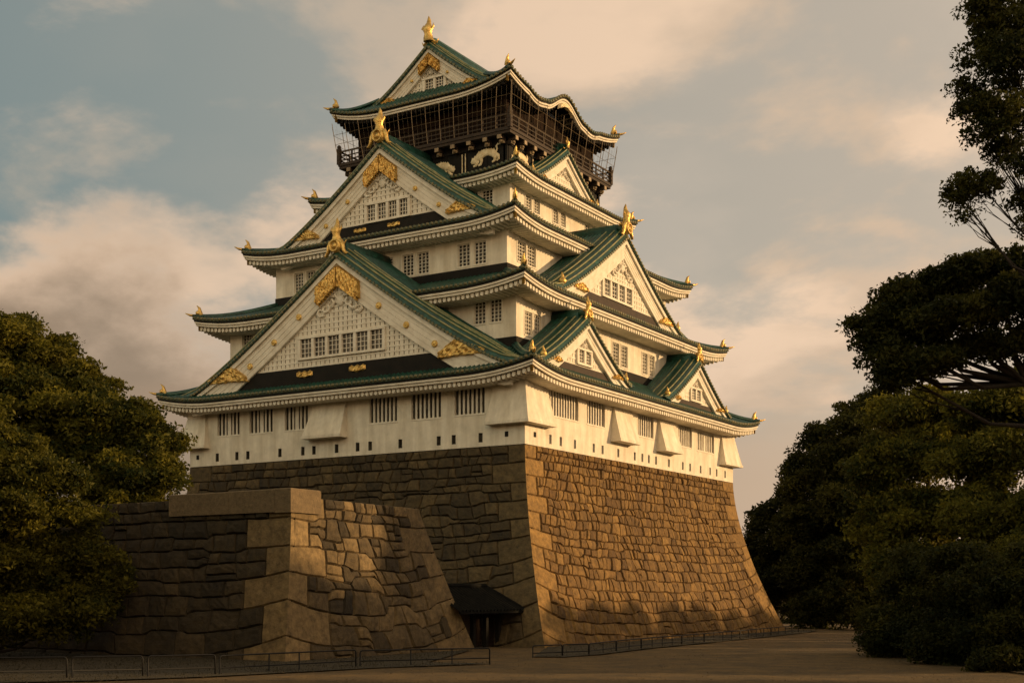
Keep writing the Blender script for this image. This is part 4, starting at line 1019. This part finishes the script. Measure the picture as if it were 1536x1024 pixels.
TR.append(tree((-20.3, -42.0, 0), [(0, 0, 0), (0.0, 0.0, 5.9), (1.2, 0.7, 10.0)], [(2.4, 1.5, 11.6, 2.8, 2.8, 2.1), (3.9, 3.6, 12.4, 2.8, 2.8, 2.1), (-0.4, -0.2, 13.3, 3.7, 3.7, 2.8), (4.4, 1.5, 10.0, 2.5, 2.5, 1.5), (5.5, 4.6, 10.1, 2.0, 2.0, 1.3), (0.9, -0.6, 9.5, 3.2, 3.2, 1.8), (-2.0, -1.2, 16.0, 4.2, 4.2, 2.8), (1.0, 3.0, 14.4, 2.4, 2.4, 1.9), (2.4, 1.5, 6.3, 3.2, 3.2, 2.6), (4.3, 3.8, 6.3, 2.8, 2.8, 2.3), (5.6, 5.9, 7.1, 2.2, 2.2, 1.7), (4.0, 1.3, 2.9, 3.7, 3.7, 1.8), (5.9, 4.8, 3.3, 2.6, 2.6, 1.9), (6.5, 7.5, 4.9, 1.6, 1.6, 1.9), (0.9, -0.6, 4.9, 3.7, 3.7, 2.7)], 2600, 60, 0.17, 'dark leafy tree at the left edge, its low leaves added for the wall shade', group='trees left of the keep', seed=8, crad=0.77, rbase=0.4))  # lower leaf masses added in place of the dark shadow on the wall
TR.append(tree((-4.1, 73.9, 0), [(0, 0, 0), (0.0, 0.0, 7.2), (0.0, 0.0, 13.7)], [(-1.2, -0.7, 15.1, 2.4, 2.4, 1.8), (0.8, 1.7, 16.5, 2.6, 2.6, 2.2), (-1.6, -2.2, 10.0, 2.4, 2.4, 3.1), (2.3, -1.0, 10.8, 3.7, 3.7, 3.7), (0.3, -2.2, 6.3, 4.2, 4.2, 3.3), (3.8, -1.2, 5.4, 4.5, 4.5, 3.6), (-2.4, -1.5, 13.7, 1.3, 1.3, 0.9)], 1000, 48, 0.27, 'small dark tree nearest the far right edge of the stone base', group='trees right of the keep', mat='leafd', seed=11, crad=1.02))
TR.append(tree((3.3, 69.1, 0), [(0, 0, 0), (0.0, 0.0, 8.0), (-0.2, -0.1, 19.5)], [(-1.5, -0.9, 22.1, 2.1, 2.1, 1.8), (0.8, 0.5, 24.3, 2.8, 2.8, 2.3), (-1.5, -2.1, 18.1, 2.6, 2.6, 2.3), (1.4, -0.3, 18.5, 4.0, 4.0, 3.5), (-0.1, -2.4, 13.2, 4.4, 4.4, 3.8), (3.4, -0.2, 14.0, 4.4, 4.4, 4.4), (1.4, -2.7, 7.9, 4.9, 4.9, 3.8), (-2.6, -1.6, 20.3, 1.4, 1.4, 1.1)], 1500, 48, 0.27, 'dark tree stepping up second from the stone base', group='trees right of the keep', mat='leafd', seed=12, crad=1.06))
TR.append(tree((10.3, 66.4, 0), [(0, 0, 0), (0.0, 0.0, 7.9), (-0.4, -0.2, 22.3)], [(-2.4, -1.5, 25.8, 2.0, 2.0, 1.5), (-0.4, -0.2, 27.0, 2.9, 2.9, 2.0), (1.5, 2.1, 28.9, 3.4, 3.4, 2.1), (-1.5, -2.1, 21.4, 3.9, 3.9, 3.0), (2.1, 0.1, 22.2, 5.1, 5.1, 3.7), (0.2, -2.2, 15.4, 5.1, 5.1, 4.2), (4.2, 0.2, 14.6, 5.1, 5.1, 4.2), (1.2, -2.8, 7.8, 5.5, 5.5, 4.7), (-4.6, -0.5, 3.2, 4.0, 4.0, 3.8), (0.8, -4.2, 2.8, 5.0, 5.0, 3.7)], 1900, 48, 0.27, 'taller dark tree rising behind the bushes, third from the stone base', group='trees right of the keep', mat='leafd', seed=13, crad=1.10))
TR.append(tree((31.8, 13.8, 0), [(0, 0, 0), (0.0, 0.0, 6.7), (-0.2, -0.1, 15.2)], [(-2.2, -1.3, 19.4, 2.8, 2.8, 1.6), (0.2, 0.1, 20.3, 3.1, 3.1, 1.7), (-2.4, -2.6, 15.7, 3.1, 3.1, 2.2), (0.7, -1.9, 16.1, 3.6, 3.6, 2.5), (2.6, 1.6, 18.6, 3.1, 3.1, 2.0), (-1.6, -3.4, 11.1, 3.6, 3.6, 2.8), (1.9, -2.3, 11.1, 3.8, 3.8, 2.7), (-0.6, -5.1, 6.6, 3.8, 3.8, 2.7), (3.1, -2.8, 6.1, 3.8, 3.8, 2.7), (-4.1, -2.5, 14.1, 2.3, 2.3, 2.0)], 2300, 60, 0.19, 'olive tinted tree filling the middle of the right side grove', group='trees right of the keep', seed=14, crad=0.94, rbase=0.5))
TR.append(tree((38.9, 8.8, 0), [(0, 0, 0), (0.0, 0.0, 6.6), (-0.2, -0.1, 14.4)], [(-1.3, -0.8, 19.1, 2.6, 2.6, 1.6), (0.9, 0.6, 19.7, 3.1, 3.1, 1.8), (-1.6, -2.1, 14.8, 3.1, 3.1, 2.3), (1.1, -0.5, 14.8, 3.6, 3.6, 2.6), (-0.9, -2.9, 10.1, 3.6, 3.6, 2.6), (2.2, -1.0, 10.1, 3.8, 3.8, 2.8), (0.2, -3.4, 6.0, 4.1, 4.1, 2.5), (3.6, 2.2, 17.0, 3.7, 3.7, 2.6)], 2100, 60, 0.19, 'dark olive tree under the spreading crown at the right edge', group='trees right of the keep', seed=15, crad=0.94, rbase=0.5))
TR.append(tree((-0.2, 99.9, 0), [(0, 0, 0), (0.0, 0.0, 5.5), (0.0, 0.0, 17.8)], [(-6.5, -4.1, 3.4, 4.1, 4.1, 3.5), (-2.9, -0.6, 2.9, 5.2, 5.2, 4.1), (1.7, 1.1, 3.4, 6.2, 6.2, 4.7), (-5.0, -0.8, 7.5, 4.8, 4.8, 4.1), (-0.6, 2.0, 9.6, 6.2, 6.2, 5.2), (4.1, 3.7, 8.6, 6.2, 6.2, 5.2), (-7.2, -6.8, 0.9, 3.7, 3.7, 2.2), (3.8, 1.2, 0.4, 5.1, 5.1, 2.5)], 1500, 48, 0.30, 'wide dark tree closing the gap at the end of the gravel path', group='trees right of the keep', mat='leafd', seed=31, crad=1.2))
TR.append(tree((34.9, -4.3, 0), [(0, 0, 0), (0.0, 0.0, 2.1)], [(-1.0, -0.6, 1.8, 2.3, 2.3, 2.2), (1.2, 0.8, 2.8, 2.9, 2.9, 3.0), (-0.1, 1.1, 5.9, 2.9, 2.9, 2.2), (-1.9, -1.2, 0.9, 1.2, 1.2, 1.1), (0.5, -0.9, 1.2, 2.4, 2.4, 1.4), (2.7, -0.7, 1.0, 2.3, 2.3, 1.4)], 1000, 60, 0.15, 'dark rounded bush at the edge of the gravel path', 'bush', group='bushes right of the keep', mat='leafd', seed=16, crad=0.68, rbase=0.2, name='bush'))
TR.append(tree((40.6, -11.3, 0), [(0, 0, 0), (0.0, 0.0, 1.9)], [(-0.9, -0.6, 2.1, 2.6, 2.6, 2.5), (1.3, 0.8, 3.2, 3.0, 3.0, 3.0), (-0.4, 0.9, 5.8, 3.1, 3.1, 2.2), (0.4, -0.9, 0.6, 2.6, 2.6, 1.3), (-2.0, -1.3, 0.8, 1.7, 1.7, 1.1)], 1100, 60, 0.15, 'dark broad bush between the path edge bush and the right edge', 'bush', group='bushes right of the keep', mat='leafd', seed=17, crad=0.68, rbase=0.2, name='bush'))
TR.append(tree((45.7, -16.4, 0), [(0, 0, 0), (0.0, 0.0, 1.7)], [(-1.3, -0.8, 1.3, 2.4, 2.4, 2.4), (1.0, 0.6, 2.5, 3.2, 3.2, 3.0), (-0.5, 0.9, 4.9, 3.2, 3.2, 2.4), (-1.8, -2.3, 0.4, 1.7, 1.7, 1.0)], 1100, 60, 0.15, 'dark bush cut by the lower right edge of the photo', 'bush', group='bushes right of the keep', mat='leafd', seed=18, crad=0.68, rbase=0.2, name='bush'))
TR.append(tree((50.6, -31.0, 0), [(0, 0, 0), (0.0, 0.0, 8.6), (-1.1, -0.7, 12.4), (-2.7, -1.7, 14.5)], [(-8.8, -5.5, 17.2, 1.1, 1.1, 0.8), (-8.2, -6.3, 15.6, 1.1, 1.1, 0.8), (-7.7, -4.8, 18.5, 1.2, 1.2, 0.8), (-6.5, -4.0, 19.2, 1.4, 1.4, 0.8), (-5.1, -3.2, 19.8, 1.5, 1.5, 0.8), (-3.8, -2.3, 20.1, 1.6, 1.6, 0.8), (-6.8, -5.4, 17.0, 1.5, 1.5, 0.9), (-4.9, -5.4, 17.4, 1.7, 1.7, 0.9), (-3.1, -4.3, 18.0, 1.8, 1.8, 1.0), (-7.6, -5.9, 14.8, 1.1, 1.1, 0.6), (-6.0, -6.1, 15.1, 1.2, 1.2, 0.6), (-2.0, -2.4, 19.2, 1.9, 1.9, 1.3), (-9.2, -5.7, 16.4, 0.6, 0.6, 0.6), (-1.4, -2.1, 16.7, 1.9, 1.9, 1.3), (-4.4, -3.9, 16.1, 1.4, 1.4, 0.6)], 1700, 60, 0.125, 'large spreading tree with a flat dark crown and bare limbs below, right edge', group='trees right of the keep', mat='leafd', seed=19, crad=0.53, rbase=0.4, fill=0.6))
TR.append(tree((52.9, -39.0, 0), [(0, 0, 0), (-0.2, -0.1, 9.8), (-0.9, -0.6, 16.7), (-2.1, -1.3, 23.6), (-2.8, -1.8, 28.6)], [(-4.5, -2.8, 28.3, 1.3, 1.3, 1.1), (-4.9, -3.1, 26.8, 0.9, 0.9, 0.7), (-3.8, -3.5, 26.0, 1.4, 1.4, 1.1), (-5.6, -3.5, 25.6, 0.6, 0.6, 0.4), (-5.5, -3.4, 24.6, 0.8, 0.8, 0.6), (-4.3, -3.8, 24.2, 1.1, 1.1, 0.9), (-5.2, -3.2, 23.6, 0.7, 0.7, 0.3), (-3.4, -2.1, 24.2, 1.2, 1.2, 0.8), (-5.9, -3.7, 21.1, 0.7, 0.7, 0.7), (-5.2, -3.2, 21.5, 0.9, 0.9, 0.7), (-5.6, -3.5, 20.2, 0.5, 0.5, 0.3), (-4.2, -2.6, 22.8, 0.8, 0.8, 0.5), (-3.3, -3.3, 22.2, 0.9, 0.9, 0.7), (-3.5, -2.2, 20.0, 0.5, 0.5, 0.6), (-2.4, -1.5, 27.5, 2.2, 2.2, 1.7), (-4.9, -3.1, 28.9, 0.8, 0.8, 0.6), (-2.4, -1.5, 20.8, 1.4, 1.4, 1.1)], 950, 52, 0.095, 'tall tree with loose cloud like leaf clumps at the top right corner', group='trees right of the keep', mat='leafd', seed=20, crad=0.46, rbase=0.22, fill=0.6))
def grove_copy(src, loc, rz, sc, label, group):
    r = src.copy(); COL.objects.link(r); r.location = loc; r.rotation_euler = (0, 0, rz); r.scale = (sc, sc, sc)
    r['label'] = label; r['group'] = group
    for ch in src.children:
        c = ch.copy(); COL.objects.link(c); c.parent = r
    return r
# the same grove goes on towards the low sun
GROVE = [(7, (38, 22, -2.2), 0.7, 0.64), (6, (41, 31, -2.2), 2.1, 0.66), (7, (43, 40, -2.2), 3.3, 0.68), (6, (44, 49, -2.2), 4.1, 0.68), (7, (46, 58, -2.2), 5.0, 0.70), (6, (48, 67, -2.2), 1.0, 0.68), (7, (50, 76, -2.2), 2.6, 0.72), (6, (52, 85, -2.2), 0.3, 0.7),
         (7, (56, 8, 0), 1.3, 0.8), (6, (60, -6, 0), 3.0, 1.05), (7, (64, -22, 0), 4.4, 1.05), (6, (70, -38, 0), 5.2, 1.0), (7, (50, 2, 0), 0.1, 0.75), (6, (74, 14, 0), 2.2, 1.1), (7, (46, -4, 0), 5.6, 0.72), (6, (47, 6, 0), 1.9, 0.7)]
for k, loc, rz, sc in GROVE:
    grove_copy(TR[k], loc, rz, sc, 'broad tree further along the dark grove, towards the low sun', 'trees further along the grove')
for k, loc, rz, sc in [(0, (-25, -45, 0), 1.0, 1.15), (1, (-20, -57, 0), 2.2, 1.25), (1, (-12, -70, 0), 3.6, 1.3), (1, (2, -86, 0), 4.9, 1.4), (0, (-40, -46, 0), 0.4, 1.3), (1, (-36, -68, 0), 1.7, 1.2), (1, (14, -104, 0), 0.9, 1.45), (1, (-62, -50, 0), 2.9, 1.1)]:  # unseen trees, added to keep sky light off the bastion
    grove_copy(TR[k], loc, rz, sc, 'unseen broad tree added near the lawn to darken the bastion', 'unseen trees added to darken the bastion')
for i, (x, y) in enumerate([(-52, -78), (-36, -92), (-18, -105), (2, -122), (22, -134), (44, -144), (66, -148), (90, -140), (108, -122), (118, -98), (120, -70)]):  # tall trees out of view, added to block the low sky glow
    grove_copy(TR[1], (x, y, 0), i*1.7, 1.75+0.15*(i % 3), 'unseen tall tree added behind the camera to dim the low walls', 'unseen trees added to dim the low walls')
